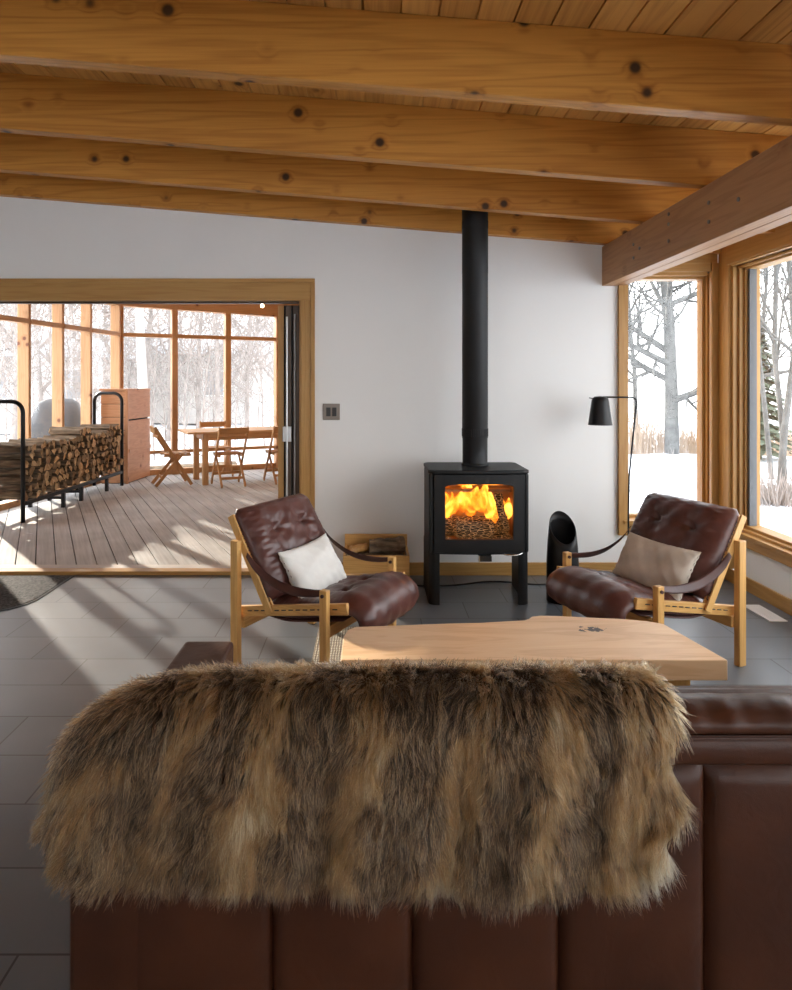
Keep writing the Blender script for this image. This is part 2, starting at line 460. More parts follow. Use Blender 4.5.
# ------------------------------------------------------------------ windows on the right
w1 = thing('window_1', 'tall narrow window in the stove wall beside the lamp, bare tree outside', 'window', (0, DY, 0), kind='structure')
MB().box(1.893, 1.966, -.03, 0, .31, 2.40).build('casing', honey('z'), w1, bevel=.003)
MB().box(1.966, 2.60, -.03, 0, 2.335, 2.40).build('casing', honey('x'), w1, bevel=.003)
MB().box(1.966, 2.60, -.03, 0, .31, .40).build('casing', honey('x'), w1, bevel=.003)
MB().box(1.93, 2.63, -.045, .03, .40, .425).build('sill', honey('x'), w1, bevel=.003)
MB().box(2.60, 2.655, -.04, 0, .31, 2.40).build('casing', honey('z'), w1, bevel=.003)
for x0, x1, y0 in ((1.93, 1.955, 0), (1.955, 1.98, .07)):
    MB().box(x0, x1, y0, .17, .38, 2.335).build('frame', honey('z'), w1, bevel=.002)
for x0, x1, y0 in ((2.625, 2.65, .0), (2.608, 2.625, .045), (2.588, 2.608, .085)):
    MB().box(x0, x1, y0, .17, .38, 2.335).build('frame', honey('z'), w1, bevel=.002)
for z0, z1, y0 in ((.39, .425, .03), (.425, .45, .085), (2.31, 2.345, 0), (2.29, 2.31, .06)):
    MB().box(1.98, 2.588, y0, .17, z0, z1).build('frame', honey('x'), w1, bevel=.002)
MB().box(1.975, 2.592, .125, .135, .44, 2.30).build('pane', M['glass'], w1)

w2 = thing('window_2', 'long window in the right wall with stepped wooden frame', 'window', (XR, 0, 0), kind='structure')
post = MB().box(-.03, .10, 4.905, 5.05, 0.098, 2.60).build('corner_post', honey('z'), w2, bevel=.003)
for x0, y0, y1 in ((-.012, 4.875, 4.905), (.022, 4.85, 4.875), (.05, 4.828, 4.85)):
    MB().box(x0, .16, y0, y1, .31, 2.36).build('frame', honey('z'), w2, bevel=.002)
MB().box(.066, .12, 4.80, 4.828, .43, 2.33).build('sash_edge', M['alu'], w2, bevel=.002)
MB().box(-.022, 0, YB, 4.905, .308, .375).build('casing', honey('y'), w2, bevel=.003)
for x0, x1, z0, z1 in ((-.035, .05, .375, .40), (.012, .16, .40, .42), (.045, .16, .42, .44)):
    MB().box(x0, x1, YB, 4.875, z0, z1).build('sill', honey('y'), w2, bevel=.002)
for x0, x1, z0, z1 in ((-.03, .16, 2.345, 2.375), (.02, .16, 2.325, 2.345), (.05, .16, 2.31, 2.325)):
    MB().box(x0, x1, YB, 4.875, z0, z1).build('head', honey('y'), w2, bevel=.002)
for yy in (2.45, .1, -2.2): MB().box(.0, .16, yy, yy + .1, .44, 2.31).build('mullion', honey('z'), w2, bevel=.002)
MB().box(.085, .095, YB, 4.80, .43, 2.32).build('pane', M['glass'], w2)

# ------------------------------------------------------------------ small wall and floor things
sw = thing('light_switch', 'bronze double light switch plate on white wall beside the doorway', 'light switch', (-.313, DY, 1.258))
MB().box(-.066, .066, -.008, 0, -.063, .063).build('plate', M['bronze'], sw, bevel=.003)
for k in (-.023, .023): MB().box(k - .017, k + .017, -.012, -.0081, -.034, .034).build('rocker', M['bakelite'], sw, bevel=.002)
vt = thing('floor_vent', 'white floor register grate set in the tiles below the right window', 'vent', (2.52, 4.24, 0))
mb = MB()
for a in ((-.055, -.04, -.15, .15), (.04, .055, -.15, .15), (-.04, .04, -.15, -.135), (-.04, .04, .135, .15)): mb.box(*a, 0, .006)
mb.build('frame', M['white_metal'], vt)
mb = MB()
for k in range(18): mb.box(-.04, .04, -.134 + k * .015, -.1225 + k * .015, .001, .005)
mb.box(-.003, .003, -.135, .135, .001, .0055)
mb.build('grille', M['white_metal'], vt)
MB().box(-.04, .04, -.135, .135, .0002, .0008).build('duct_shade', M['dark'], vt)  # flat near-black sheet painted as the shade under the grille

# door mat and woven rug
def rounded(x0, x1, y0, y1, r, n=8):
    pts = []
    for cx, cy, a in ((x1 - r, y1 - .02, 0), (x0 + .02, y1 - .02, 90), (x0 + r, y0 + r, 180), (x1 - r, y0 + r, 270)):
        rr = .02 if a in (90,) else r
        if a == 0: pts += [(x1, y1), ]; continue
        if a == 90: pts += [(x0, y1)]; continue
        for k in range(n + 1):
            t = math.radians(a + 90 * k / n); pts.append((cx + r * math.cos(t), cy + r * math.sin(t)))
    return pts
N = NT('door_mat_pile')
v = N.coords(rand=False)
n1 = N.n('TexNoise'); n1.inputs['Scale'].default_value = 60; n1.inputs['Detail'].default_value = 5; N.l(v, n1.inputs['Vector'])
N.bsdf(N.ramp(n1.outputs['Fac'], [(.35, (.035, .035, .036)), (.7, (.15, .15, .15))]), .95, .2, bump=n1.outputs['Fac'], bstr=.8, bdist=.01)
mt = thing('door_mat', 'dark grey door mat with rounded corners inside the doorway', 'mat', (-2.98, 4.64, 0))
MB().prism(rounded(-.70, .70, -.42, .42, .30), 0, .006).build('border', M['bakelite'], mt)
MB().prism(rounded(-.685, .685, -.405, .405, .29), .0055, .010).build('pile', N.m, mt)

N = NT('woven_rug')
v = N.coords(rand=False)
w1_ = N.n('TexWave', wave_type='BANDS', bands_direction='X'); w1_.inputs['Scale'].default_value = 22; w1_.inputs['Distortion'].default_value = 1.5; w1_.inputs['Detail'].default_value = 2; N.l(v, w1_.inputs['Vector'])
w2_ = N.n('TexWave', wave_type='BANDS', bands_direction='Y'); w2_.inputs['Scale'].default_value = 14; w2_.inputs['Distortion'].default_value = 2.5; N.l(v, w2_.inputs['Vector'])
f = N.math('MULTIPLY', w1_.outputs['Fac'], w2_.outputs['Fac'])
N.bsdf(N.ramp(f, [(.05, (.22, .17, .12)), (.5, (.66, .58, .46))]), .95, .2, bump=f, bstr=.9, bdist=.012)
rg = MB().box(-.82, .86, -.95, .95, 0, .012).build('woven_rug', N.m, bevel=.004)
rg.location = (.50, 3.03, 0)
tag(rg, 'cream and brown woven rug under the coffee table', 'rug')
# ------------------------------------------------------------------ wood stove
ST = thing('wood_stove', 'black cast iron wood stove with a fire burning behind its glass door', 'wood stove', (.713, 4.62, 0))
W2, D2 = .334, .225
def sect(w, d, bow=.025, r=.05, n=6):
    """stove plan: rounded rectangle with a bowed front."""
    pts = []
    for cx, cy, a in ((w - r, d - r, 0), (-w + r, d - r, 90)):
        for k in range(n + 1):
            t = math.radians(a + 90 * k / n); pts.append((cx + r * math.cos(t), cy + r * math.sin(t)))
    for k in range(17):
        x = -w + 2 * w * k / 16
        y = -d - bow * (1 - (x / w) ** 2)
        if k in (0, 16): y += .02
        pts.append((x, y))
    return pts
full = sect(W2, D2)
# side and rear shell built as thin walls, open at the front for the firebox
mb = MB()
outer = [p for p in full if p[1] > -D2 + .001 or abs(p[0]) > W2 - .055]
mb.box(-W2, -W2 + .035, -D2, D2 - .03, .345, .88); mb.box(W2 - .035, W2, -D2, D2 - .03, .345, .88)
mb.box(-W2 + .03, W2 - .03, D2 - .04, D2, .345, .88)
mb.box(-W2 + .035, W2 - .035, -D2 + .03, D2 - .03, .345, .385); mb.box(-W2 + .035, W2 - .035, -D2 + .03, D2 - .03, .84, .88)
mb.build('body', M['iron'], ST, bevel=.018, seg=3)
MB().prism(sect(W2 + .004, D2, .03), .875, .900).build('top_plate', M['iron'], ST, bevel=.008)
# door: bowed slab with an opening
gx, gz0, gz1 = .228, .442, .800
def fy(x, off=0): return -D2 - .025 * (1 - (x / W2) ** 2) - off
def bowbox(mb, x0, x1, z0, z1, t0, t1, n=8, z1f=None):
    pts = [(x0 + (x1 - x0) * k / n) for k in range(n + 1)]
    poly = [(x, fy(x, t1)) for x in pts] + [(x, fy(x, t0)) for x in pts[::-1]]
    mb.prism(poly, z0, z1)
mb = MB()
XD = W2 - .032
bowbox(mb, -XD, -gx, .352, .872, -.03, .006, 6); bowbox(mb, gx, XD, .352, .872, -.03, .006, 6)
bowbox(mb, -gx, gx, .352, gz0, -.03, .006, 14)
# arched upper rail
n = 20
for k in range(n):
    a = -gx + 2 * gx * k / n; b = -gx + 2 * gx * (k + 1) / n
    def top(x): return gz1 - .012 + .020 * math.sqrt(max(0, 1 - (x / gx) ** 4))
    mb.hexa([(a, fy(a, .006), top(a)), (b, fy(b, .006), top(b)), (b, fy(b, -.03), top(b)), (a, fy(a, -.03), top(a)),
             (a, fy(a, .006), .872), (b, fy(b, .006), .872), (b, fy(b, -.03), .872), (a, fy(a, -.03), .872)])
door = mb.build('door', M['iron'], ST, weld=.0005, bevel=.003)
mb = MB(); bowbox(mb, -gx - .004, gx + .004, gz0 - .005, gz1 + .012, -.018, -.013, 14)
mb.build('door_glass', M['glass'], door)
mb = MB(); bowbox(mb, -XD, XD, .345, .352, -.02, .012, 14)
mb.build('air_wash_rail', M['iron'], ST, bevel=.003)
MB().box(-.035, .03, fy(0, .012), fy(0, .007), .835, .846).build('maker_recess', M['dark'], ST)
MB().tube(catmull([(.16, fy(.16, .012), .348), (.19, fy(.19, .028), .345), (.25, fy(.25, .03), .346), (.285, fy(.285, .008), .352)], 6), .006, 8).build('handle', M['chrome'], ST, smooth=True)
lv = MB().box(-.005, .075, fy(0, .035), fy(0, -.02), .305, .343).build('air_lever', M['bakelite'], ST, bevel=.004)
MB().box(-.012, -.005, fy(0, .036), fy(0, -.01), .303, .345).build('lever_end', M['chrome'], lv)
# two full depth side plates with rounded front corners carry the stove
for sx in (-1, 1):
    o = [(W2 - .072, -D2)] + [(W2 - .05 + .05 * math.sin(k / 8 * PI / 2), -D2 + .05 - .05 * math.cos(k / 8 * PI / 2)) for k in range(9)] + [(W2, D2)]
    inn = [(W2 - .022, D2), (W2 - .022, -D2 + .05), (W2 - .05, -D2 + .022), (W2 - .072, -D2 + .022)]
    MB().prism([(sx * p[0], p[1]) for p in o + inn], 0, .36).build('leg', M['iron'], ST, bevel=.002)
# firebox lining, baffle
mb = MB(); mb.box(-.27, .27, .13, .18, .385, .84); mb.box(-.297, -.27, -.17, .18, .385, .84); mb.box(.27, .297, -.17, .18, .385, .84); mb.box(-.27, .27, -.19, .13, .386, .41)
mb.build('firebox_lining', M['firebrick'], ST)
MB().bar((-.265, .08, .725), (.265, .08, .725), .14, .02).build('baffle', M['firebrick'], ST)

# pipe
pp = thing('stove_pipe', 'tall black stove pipe rising from the stove to the ceiling', 'stove pipe', (.727, 4.66, .90))
mb = MB(); mb.lathe([(.096, 0), (.096, .012), (.088, .02), (.088, .19), (.091, .195)], 40).build('collar', M['pipe'], pp, smooth=True, bevel=.002)
top = zc(.713) - .9
mb = MB(); mb.lathe([(.0905, .192), (.0905, 1.35), (.0915, 1.352), (.0915, top + .01)], 40).build('tube', M['pipe'], pp, smooth=True, bevel=.001)
for zz in (.205, 1.665):
    mb = MB()
    for k in range(34):
        a = 2 * PI * k / 34; R = Matrix.Rotation(a, 4, 'Z')
        mb.box(.0885, .0925, -.0035, .0035, zz, zz + .055, mat=R)
    mb.build('vent_slots', M['dark'], pp)

# logs and fire inside
N = NT('charred_log')
v = N.coords()
vo = N.n('TexVoronoi', feature='DISTANCE_TO_EDGE'); vo.inputs['Scale'].default_value = 62
mpn = N.n('Mapping'); mpn.inputs['Scale'].default_value = (.38, 1.1, 1.3); N.l(v, mpn.inputs[0]); N.l(mpn.outputs[0], vo.inputs['Vector'])
crack = N.math('LESS_THAN', vo.outputs['Distance'], .06)
c = N.mix(crack, (.02, .014, .01), (.30, .22, .14))
b = N.bsdf(c, .9, .2)
b.inputs['Emission Color'].default_value = (1, .42, .12, 1)
N.l(N.math('MULTIPLY', crack, .12), b.inputs['Emission Strength'])
M['char'] = N.m
def firelog(name, a, b, r, label, seed):
    a = Vector(a); b = Vector(b); rnd = random.Random(seed)
    n = 8; path = [a.lerp(b, k / n) for k in range(n + 1)]
    o = MB().tube(path, [r * rnd.uniform(.9, 1.08) for _ in path], 9).build(name, M['char'])
    return tag(o, label, 'log', 'logs burning in the stove')
S0 = Vector((.713, 4.62, 0))
firelog('burning_log', S0 + Vector((-.13, -.06, .475)), S0 + Vector((.12, -.075, .465)), .062, 'charred cracked log lying at the front of the stove fire', 1)
firelog('burning_log', S0 + Vector((-.22, .06, .475)), S0 + Vector((.21, .05, .48)), .065, 'black log lying at the back of the stove fire', 2)
firelog('burning_log', S0 + Vector((.20, -.04, .455)), S0 + Vector((.165, .06, .69)), .048, 'burning log leaning upright at the right inside the stove', 3)

N = NT('flame')
tcn = N.n('TexCoord'); mpn = N.n('Mapping'); mpn.inputs['Scale'].default_value = (5, 5, 4.2); N.l(tcn.outputs['Object'], mpn.inputs[0])
n1 = N.n('TexNoise'); n1.inputs['Scale'].default_value = 1; n1.inputs['Detail'].default_value = 3; n1.inputs['Distortion'].default_value = 1.6; N.l(mpn.outputs[0], n1.inputs['Vector'])
em = N.n('Emission'); N.l(N.ramp(n1.outputs['Fac'], [(.30, (.55, .05, .002)), (.48, (1, .20, .01)), (.68, (1, .45, .06))]), em.inputs[0])
N.l(N.math('MULTIPLY', N.math('POWER', n1.outputs['Fac'], 2.0), 5.5), em.inputs[1])
tr = N.n('BsdfTransparent'); mx = N.n('MixShader')
mr = N.n('MapRange', interpolation_type='SMOOTHSTEP')
for k, v_ in (('From Min', .33), ('From Max', .62), ('To Min', 0), ('To Max', .8)): mr.inputs[k].default_value = v_
N.l(n1.outputs['Fac'], mr.inputs['Value'])
N.l(mr.outputs[0], mx.inputs[0]); N.l(tr.outputs[0], mx.inputs[1]); N.l(em.outputs[0], mx.inputs[2]); N.l(mx.outputs[0], N.out.inputs[0])
M['flame'] = N.m
# tongues of flame: tapering twisted lobes
mb = MB(); rnd = random.Random(11)
for k in range(19):
    x = -.235 + .47 * (k + rnd.uniform(-.3, .3)) / 18; y = rnd.uniform(-.02, .10)
    z0 = rnd.uniform(.53, .60); hh = rnd.uniform(.12, .21)
    if x > .14: hh *= 1.0; z0 -= .06
    top_ = min(z0 + hh, .80)
    path = [(x + .02 * math.sin(3 * t + k) * t, y + .015 * math.sin(5 * t + 2 * k) * t, z0 + (top_ - z0) * t) for t in (0, .15, .3, .5, .7, .85, 1)]
    r = rnd.uniform(.035, .055)
    mb.tube(path, [r * .35, r * .85, r, r * .9, r * .65, r * .35, .004], 10)
for k in range(7):
    x = -.2 + .4 * k / 6; mb.tube([(x - .06, .03, .775 + .012 * math.sin(k * 2)), (x, .02, .785), (x + .06, .03, .775)], [.008, .022, .008], 8)
fo = mb.build('fire', M['flame'], smooth=True); fo.location = S0
tag(fo, 'orange flames filling the upper half of the stove firebox', 'fire', kind='stuff')
mb = MB(); rnd = random.Random(5)
for k in range(70):
    x = rnd.uniform(-.25, .25); y = rnd.uniform(-.15, .10); s = rnd.uniform(.008, .02)
    mb.box(x - s, x + s, y - s, y + s, .408, .408 + s, mat=None)
eb = mb.build('embers', M['char'], bevel=.003); eb.location = S0
tag(eb, 'bed of embers and ash on the stove floor', 'embers', kind='stuff')

# cable along the floor
cb = MB().tube(catmull([(.15, 4.83, .006), (.42, 4.80, .006), (.62, 4.82, .006), (.85, 4.9, .006), (1.05, 4.88, .006), (1.2, 4.83, .006), (1.45, 4.86, .006), (1.7, 4.82, .006)], 8), .006, 6).build('power_cord', M['bakelite'], smooth=True)
tag(cb, 'black power cord lying on the slate behind the stove', 'cord')

N = NT('log_bark')
v = N.coords(); mpn = N.n('Mapping'); mpn.inputs['Scale'].default_value = (5, 30, 30); N.l(v, mpn.inputs[0])
n1 = N.n('TexNoise'); n1.inputs['Scale'].default_value = 1; n1.inputs['Detail'].default_value = 6; N.l(mpn.outputs[0], n1.inputs['Vector'])
N.bsdf(N.ramp(n1.outputs['Fac'], [(.3, (.055, .040, .028)), (.55, (.21, .155, .105)), (.8, (.44, .33, .22))]), .95, .2, bump=n1.outputs['Fac'], bstr=.9, bdist=.012); M['logbark'] = N.m


# kindling scuttle
mb = MB(); n = 40; SC_H = .585
def sc_top(a): return .47 + .115 * math.cos(a - PI / 2)
prof = [0, .04, .25, .5, .75, .9, 1]
def scr(z): return .108 - .030 * max(0, (z - .25) / .33) ** 1.6 - .002 * z
rings_o = []; rings_i = []
for t in prof:
    ro = []; ri = []
    for k in range(n):
        a = 2 * PI * k / n
        zt = .40 + .19 * (math.sin(a) * .5 + .5) ** .85
        z = zt * t; r = scr(z)
        ro.append((r * math.cos(a), r * math.sin(a) + .12 * max(0, z - .2) ** 1.3 * .5, z)); ri.append(((r - .006) * math.cos(a), (r - .006) * math.sin(a) + .12 * max(0, z - .2) ** 1.3 * .5, max(z, .01)))
    rings_o.append(mb.verts(ro)); rings_i.append(mb.verts(ri))
for R, fl_ in ((rings_o, 0), (rings_i, 1)):
    for a, b in zip(R, R[1:]):
        for k in range(n): mb.face([a[k], a[(k + 1) % n], b[(k + 1) % n], b[k]])
for k in range(n): mb.face([rings_o[-1][k], rings_o[-1][(k + 1) % n], rings_i[-1][(k + 1) % n], rings_i[-1][k]])
mb.face(rings_o[0]); mb.face(rings_i[0])
sc = mb.build('kindling_scuttle', M['black'], smooth=True); sc.location = (1.30, 4.50, 0)
tag(sc, 'tall black scuttle with a slanted open mouth standing right of the stove', 'scuttle')

# kindling crate behind the left chair
cr = thing('wooden_crate', 'wooden crate full of firewood by the wall, behind the left chair', 'crate', (.03, 4.82, 0))
for x0, x1, y0, y1, z1, nm, ax in ((-.235, .235, -.17, -.15, .262, 'front_board', 'x'), (-.235, .235, .15, .17, .34, 'rear_board', 'x'), (-.235, -.215, -.15, .15, .262, 'side_board', 'y'), (.215, .235, -.15, .15, .262, 'side_board', 'y'), (-.215, .215, -.15, .15, .02, 'bottom_board', 'x')):
    MB().box(x0, x1, y0, y1, 0, z1).build(nm, oak(ax), cr, bevel=.003)

rnd = random.Random(14)
for k, (a, b, r, lab) in enumerate((((-.20, -.07, .19), (.19, -.06, .20), .055, 'bark covered log lying in the crate at the front'),
                                   ((-.20, .06, .20), (.20, .07, .19), .06, 'bark covered log lying in the crate toward the wall'),
                                   ((-.05, -.01, .285), (.20, .0, .30), .058, 'dark shaggy bark log on top in the crate'),
                                   ((-.19, -.02, .265), (-.06, .03, .275), .03, 'short pale stick of kindling on top in the crate'))):
    a = Vector(a); b = Vector(b); n = 9
    mb = MB(); mb.tube([a.lerp(b, t / n) + Vector((0, rnd.uniform(-.004, .004), rnd.uniform(-.004, .004))) for t in range(n + 1)], [r * rnd.uniform(.9, 1.08) for _ in range(n + 1)], 11)
    o = mb.build('firewood_log', M['logbark'] if k < 3 else oak('x')); o.location = (.03, 4.82, 0)
    tag(o, lab, 'log', 'firewood in the crate')

# ------------------------------------------------------------------ floor lamp
lp = thing('floor_lamp', 'black floor lamp with a cone shade on a bent arm, between stove and window', 'floor lamp', (1.865, 4.80, 0))
MB().lathe([(.13, 0), (.13, .014), (.12, .02), (.012, .022)], 36).build('base', M['black'], lp, smooth=True, bevel=.002)
MB().tube([(.0, 0, .02), (.0, 0, .55), (.005, 0, .80), (.052, 0, 1.28)] + catmull([(.058, 0, 1.33), (.055, 0, 1.355), (.038, 0, 1.372), (.01, 0, 1.376)], 5) + [(-.185, 0, 1.378)], .0065, 10).build('pole', M['black'], lp, smooth=True)
sh = MB(); sh.lathe([(.086, 0), (.061, .175), (.056, .193), (.040, .206), (.0, .210)], 40, (-.205, 0, 1.175), close=False)
sh.lathe([(.083, .001), (.058, .173), (.05, .188), (0, .196)], 40, (-.205, 0, 1.175), close=False)
shade = sh.build('lamp_shade', M['black'], lp, smooth=True, weld=.0002)
MB().lathe([(.008, 0), (.027, .02), (.03, .05), (.018, .09), (.014, .13)], 20, (-.205, 0, 1.235)).build('bulb', M['white_metal'], lp, smooth=True)
MB().tube([(-.262, 0, 1.368), (-.285, 0, 1.372)], .004, 8).build('switch', M['black'], lp)

# ------------------------------------------------------------------ lounge chairs
def cushion(name, mat, path, width, thick, buttons, parent, under=.35, nu=56, nv=48, wr=1.0, seed=0):
    """quilted leather pad lofted along a path in the local (x, z) plane."""
    P = catmull([(a, 0, z) for a, z in path], 14)
    L = [0]
    for a, b in zip(P, P[1:]): L.append(L[-1] + (b - a).length)
    T = L[-1]
    def at(s):
        d = s * T
        for i in range(len(L) - 1):
            if L[i + 1] >= d or i == len(L) - 2:
                t = (d - L[i]) / max(1e-6, L[i + 1] - L[i]); p = P[i].lerp(P[i + 1], t)
                j0 = max(0, i - 3); j1 = min(len(P) - 1, i + 4)
                tg = (P[j1] - P[j0]).normalized()
                return p, Vector((-tg.z, 0, tg.x))
    rnd = random.Random(seed); ph = [rnd.uniform(0, 6) for _ in range(8)]
    cache = [at(i / nu) for i in range(nu + 1)]
    mb = MB()
    def surf(sign):
        def f(u, v):
            i = round(u * nu); p, nrm = cache[i]
            # ease samples toward the rims so the roll is round
            b = (v - .5) * 2
            bb = math.sin(b * PI / 2)
            e = (1 - abs(2 * u - 1) ** 5) ** .5 * (1 - abs(bb) ** 4.5) ** .5
            sc = 1 - .10 * max(0, (abs(2 * u - 1) - .80) / .20) ** 2
            if sign < 0: return p + Vector((0, bb * width / 2 * sc, 0)) - nrm * thick * under * e
            h = thick * e
            for bs, bw in buttons:
                dx = (u - bs) * T; dy = (bb * .5 - bw) * width
                r = math.hypot(dx, dy); th = math.atan2(dy, dx)
                h -= thick * e * (.50 * math.exp(-(r / .022) ** 2) + .17 * math.exp(-(r / .085) ** 2) * (1 + .4 * wr * math.cos(7 * th + ph[0] + bs * 9)))
            h += thick * e * .035 * wr * (math.sin(u * 38 + bb * 5 + ph[1]) * math.sin(bb * 9 + ph[2]) + math.sin(u * 13 + ph[3] + bb * 17))
            edge = max(0, abs(bb) - .45) / .55 + max(0, abs(2 * u - 1) - .6) / .4
            h += thick * e * .06 * wr * edge * math.sin(u * T * 190 + ph[4] + 2 * bb) * math.cos(bb * 25 * width)
            sc = 1 - .10 * max(0, (abs(2 * u - 1) - .80) / .20) ** 2
            return p + Vector((0, bb * width / 2 * sc, 0)) + nrm * h
        return f
    mb.grid(surf(1), nu, nv); mb.grid(surf(-1), nu, nv, flip=True)
    o = mb.build(name, mat, parent, smooth=True, weld=.0006)
    for k, (bs, bw) in enumerate(buttons):
        p, nrm = at(bs)
        q = p + Vector((0, bw * width, 0)) + nrm * thick * .12
        MB().lathe([(.0, .006), (.007, .005), (.009, 0), (.006, -.004)], 12, (0, 0, 0), close=False).build('button', mat, o, smooth=True)
        c = [x for x in o.children][-1]
        c.location = q; c.rotation_euler = Vector((0, 0, 1)).rotation_difference(nrm).to_euler()
    return o

def pillow(name, label, w, h, t, mat, loc, ex, ey, seed):
    """ex, ey: unit axes of the pillow's width and height."""
    rnd = random.Random(seed); ph = [rnd.uniform(0, 6) for _ in range(6)]
    mb = MB()
    def f(sg):
        def g(u, v):
            x = math.sin((u - .5) * PI); y = math.sin((v - .5) * PI)
            e = ((1 - x ** 2) * (1 - y ** 2)) ** .42
            px = x * w / 2 * (1 - .07 * (1 - y * y)); py = y * h / 2 * (1 - .09 * (1 - x * x))
            z = t / 2 * e * (1 + .12 * math.sin(4 * x + ph[0] + 2 * y) + .09 * math.sin(7 * y - 3 * x + ph[1]))
            z += .004 * e * math.sin(19 * x + 9 * y + ph[2]) + .004 * (1 - e) * math.sin(26 * (x + y) + ph[3])
            return (px, py, sg * z)
        return g
    mb.grid(f(1), 36, 30); mb.grid(f(-1), 36, 30, flip=True)
    o = mb.build(name, mat, smooth=True, weld=.0008)
    ex = Vector(ex).normalized(); ey = Vector(ey); ey = (ey - ex * ey.dot(ex)).normalized(); ez = ex.cross(ey)
    o.matrix_world = Matrix(((ex.x, ey.x, ez.x, loc[0]), (ex.y, ey.y, ez.y, loc[1]), (ex.z, ey.z, ez.z, loc[2]), (0, 0, 0, 1)))
    return tag(o, label, 'cushion')

HB = .35
def make_chair(label):
    c = thing('lounge_chair', label, 'armchair', group='leather lounge chairs by the stove')
    for s in (-1, 1):
        y = s * HB
        MB().box(-.024, .024, y - .018, y + .018, 0, .655).build('rear_leg', oak('z'), c, bevel=.004)
        fl = MB().box(.556 - .021, .556 + .021, y - .018, y + .018, 0, .480).build('front_leg', oak('z'), c, bevel=.005)
        MB().tube([(.556, y - .026, .455), (.556, y + .026, .455)], .009, 10).build('knob', M['strap'], fl)
        ra = MB().bar((-.03, y - s * .046, .268), (.662, y - s * .046, .392), .024, .055).build('side_rail', oak('x'), c, bevel=.004)
        cordp = []
        for k in range(13):
            for da, o in ((0, -.004), (.003, .003), (.027, .003), (.030, -.004)):
                a = .05 + k * .044 + da
                cordp.append((a, y - s * (.036 - o), .2755 + .179 * a))
        MB().tube(cordp, .003, 6).build('stitching', M['bakelite'], ra)
        # slanted back rail, doubled
        br = MB(); br.bar((.205, y - s * .022, .300), (-.055, y - s * .022, .775), .011, .042, (1, 0, .6)); br.bar((.205, y - s * .047, .300), (-.055, y - s * .047, .775), .011, .042, (1, 0, .6))
        bro = br.build('back_rail', oak('z'), c, bevel=.003)
        cordp = []
        for k in range(10):
            for dt, o in ((0, 0), (.01, .022), (.045, .022), (.055, 0)):
                t = .1 + k * .085 + dt
                cordp.append((.205 - .26 * t + o * .9, y - s * .0345, .300 + .475 * t + o * .48))
        MB().tube(cordp, .003, 6).build('stitching', M['bakelite'], bro)
        # leather arm strap, sagging from the front post to the back rail
        pts = catmull([(.556, y, .466), (.47, y, .452), (.36, y, .450), (.25, y, .472), (.14, y, .528), (.075, y, .590)], 8)
        sb = MB(); nseg = len(pts) - 1
        def strap(u, v, pts=pts, y=y, nseg=nseg):
            i = min(int(round(u * nseg)), nseg); p = pts[i]
            w = .015 + .014 * math.sin(PI * min(1, max(0, u))) ** .6
            return (p.x - .2 * (v - .5) * w, y + s * .004 + (v - .5) * .7 * w * 0 + (v - .5) * w * .9, p.z + (v - .5) * w * 1.3 * (-s))
        sb.grid(strap, nseg, 4)
        so = sb.build('arm_strap', M['strap'], c, smooth=True)
        sm = so.modifiers.new('solid', 'SOLIDIFY'); sm.thickness = .005; sm.offset = 0
    for xx, zz in ((.02, .225), (.535, .262)):
        MB().box(xx - .02, xx + .02, -HB + .018, HB - .018, zz - .03, zz + .03).build('cross_rail', oak('y'), c, bevel=.004)
    MB().box(-.064, -.04, -HB + .05, HB - .05, .735, .77).build('cross_rail', oak('y'), c, bevel=.004)
    # leather sling under the seat
    sl = MB(); SP = catmull([(.15, 0, .295), (.30, 0, .285), (.50, 0, .318), (.63, 0, .342)], 6)
    sl.grid(lambda u, v: (SP[round(u * (len(SP) - 1))].x, (v - .5) * .60, SP[round(u * (len(SP) - 1))].z - .012), len(SP) - 1, 4)
    so = sl.build('sling', M['strap'], c, smooth=True); m_ = so.modifiers.new('s', 'SOLIDIFY'); m_.thickness = .005
    cushion('seat_cushion', M['leather'], [(.125, .305), (.27, .294), (.42, .316), (.56, .352), (.655, .370), (.712, .348), (.728, .295), (.710, .265)], .610, .080, [(.30, -.17), (.30, .17), (.60, -.17), (.60, .17)], c, seed=3)
    cushion('back_cushion', M['leather'], [(-.052, .805), (-.026, .760), (.037, .655), (.107, .53), (.165, .41), (.19, .35)], .635, .088, [(.33, -.19), (.33, .19), (.66, -.19), (.66, .19)], c, seed=8)
    return c
ch1 = make_chair('brown leather lounge chair with white cushion, left of the stove')
ch1.location = (-.5415, 3.765, 0); ch1.rotation_euler.z = math.atan2(-.49, .87)
ch2 = copy_tree(ch1)
ch2.location = (1.80, 3.785, 0); ch2.rotation_euler.z = math.atan2(-.37, -.93)
ch2['label'] = 'brown leather lounge chair with beige cushion, beside the right window'
def chair_pt(o, p): return Matrix.Translation(o.location) @ Euler((0, 0, o.rotation_euler.z)).to_matrix().to_4x4() @ Vector(p)
def chair_vec(o, p): return Euler((0, 0, o.rotation_euler.z)).to_matrix() @ Vector(p)
pillow('cushion', 'white linen cushion leaning in the left lounge chair', .45, .31, .13, M['cloth_white'], chair_pt(ch1, (.268, -.01, .462)), chair_vec(ch1, (0, 1, .03)), chair_vec(ch1, (-.5, 0, .85)), 2)
pillow('cushion', 'beige linen cushion leaning in the right lounge chair', .51, .31, .13, M['cloth_beige'], chair_pt(ch2, (.268, .02, .460)), chair_vec(ch2, (.0, 1, .0)), chair_vec(ch2, (-.5, 0, .85)), 5)

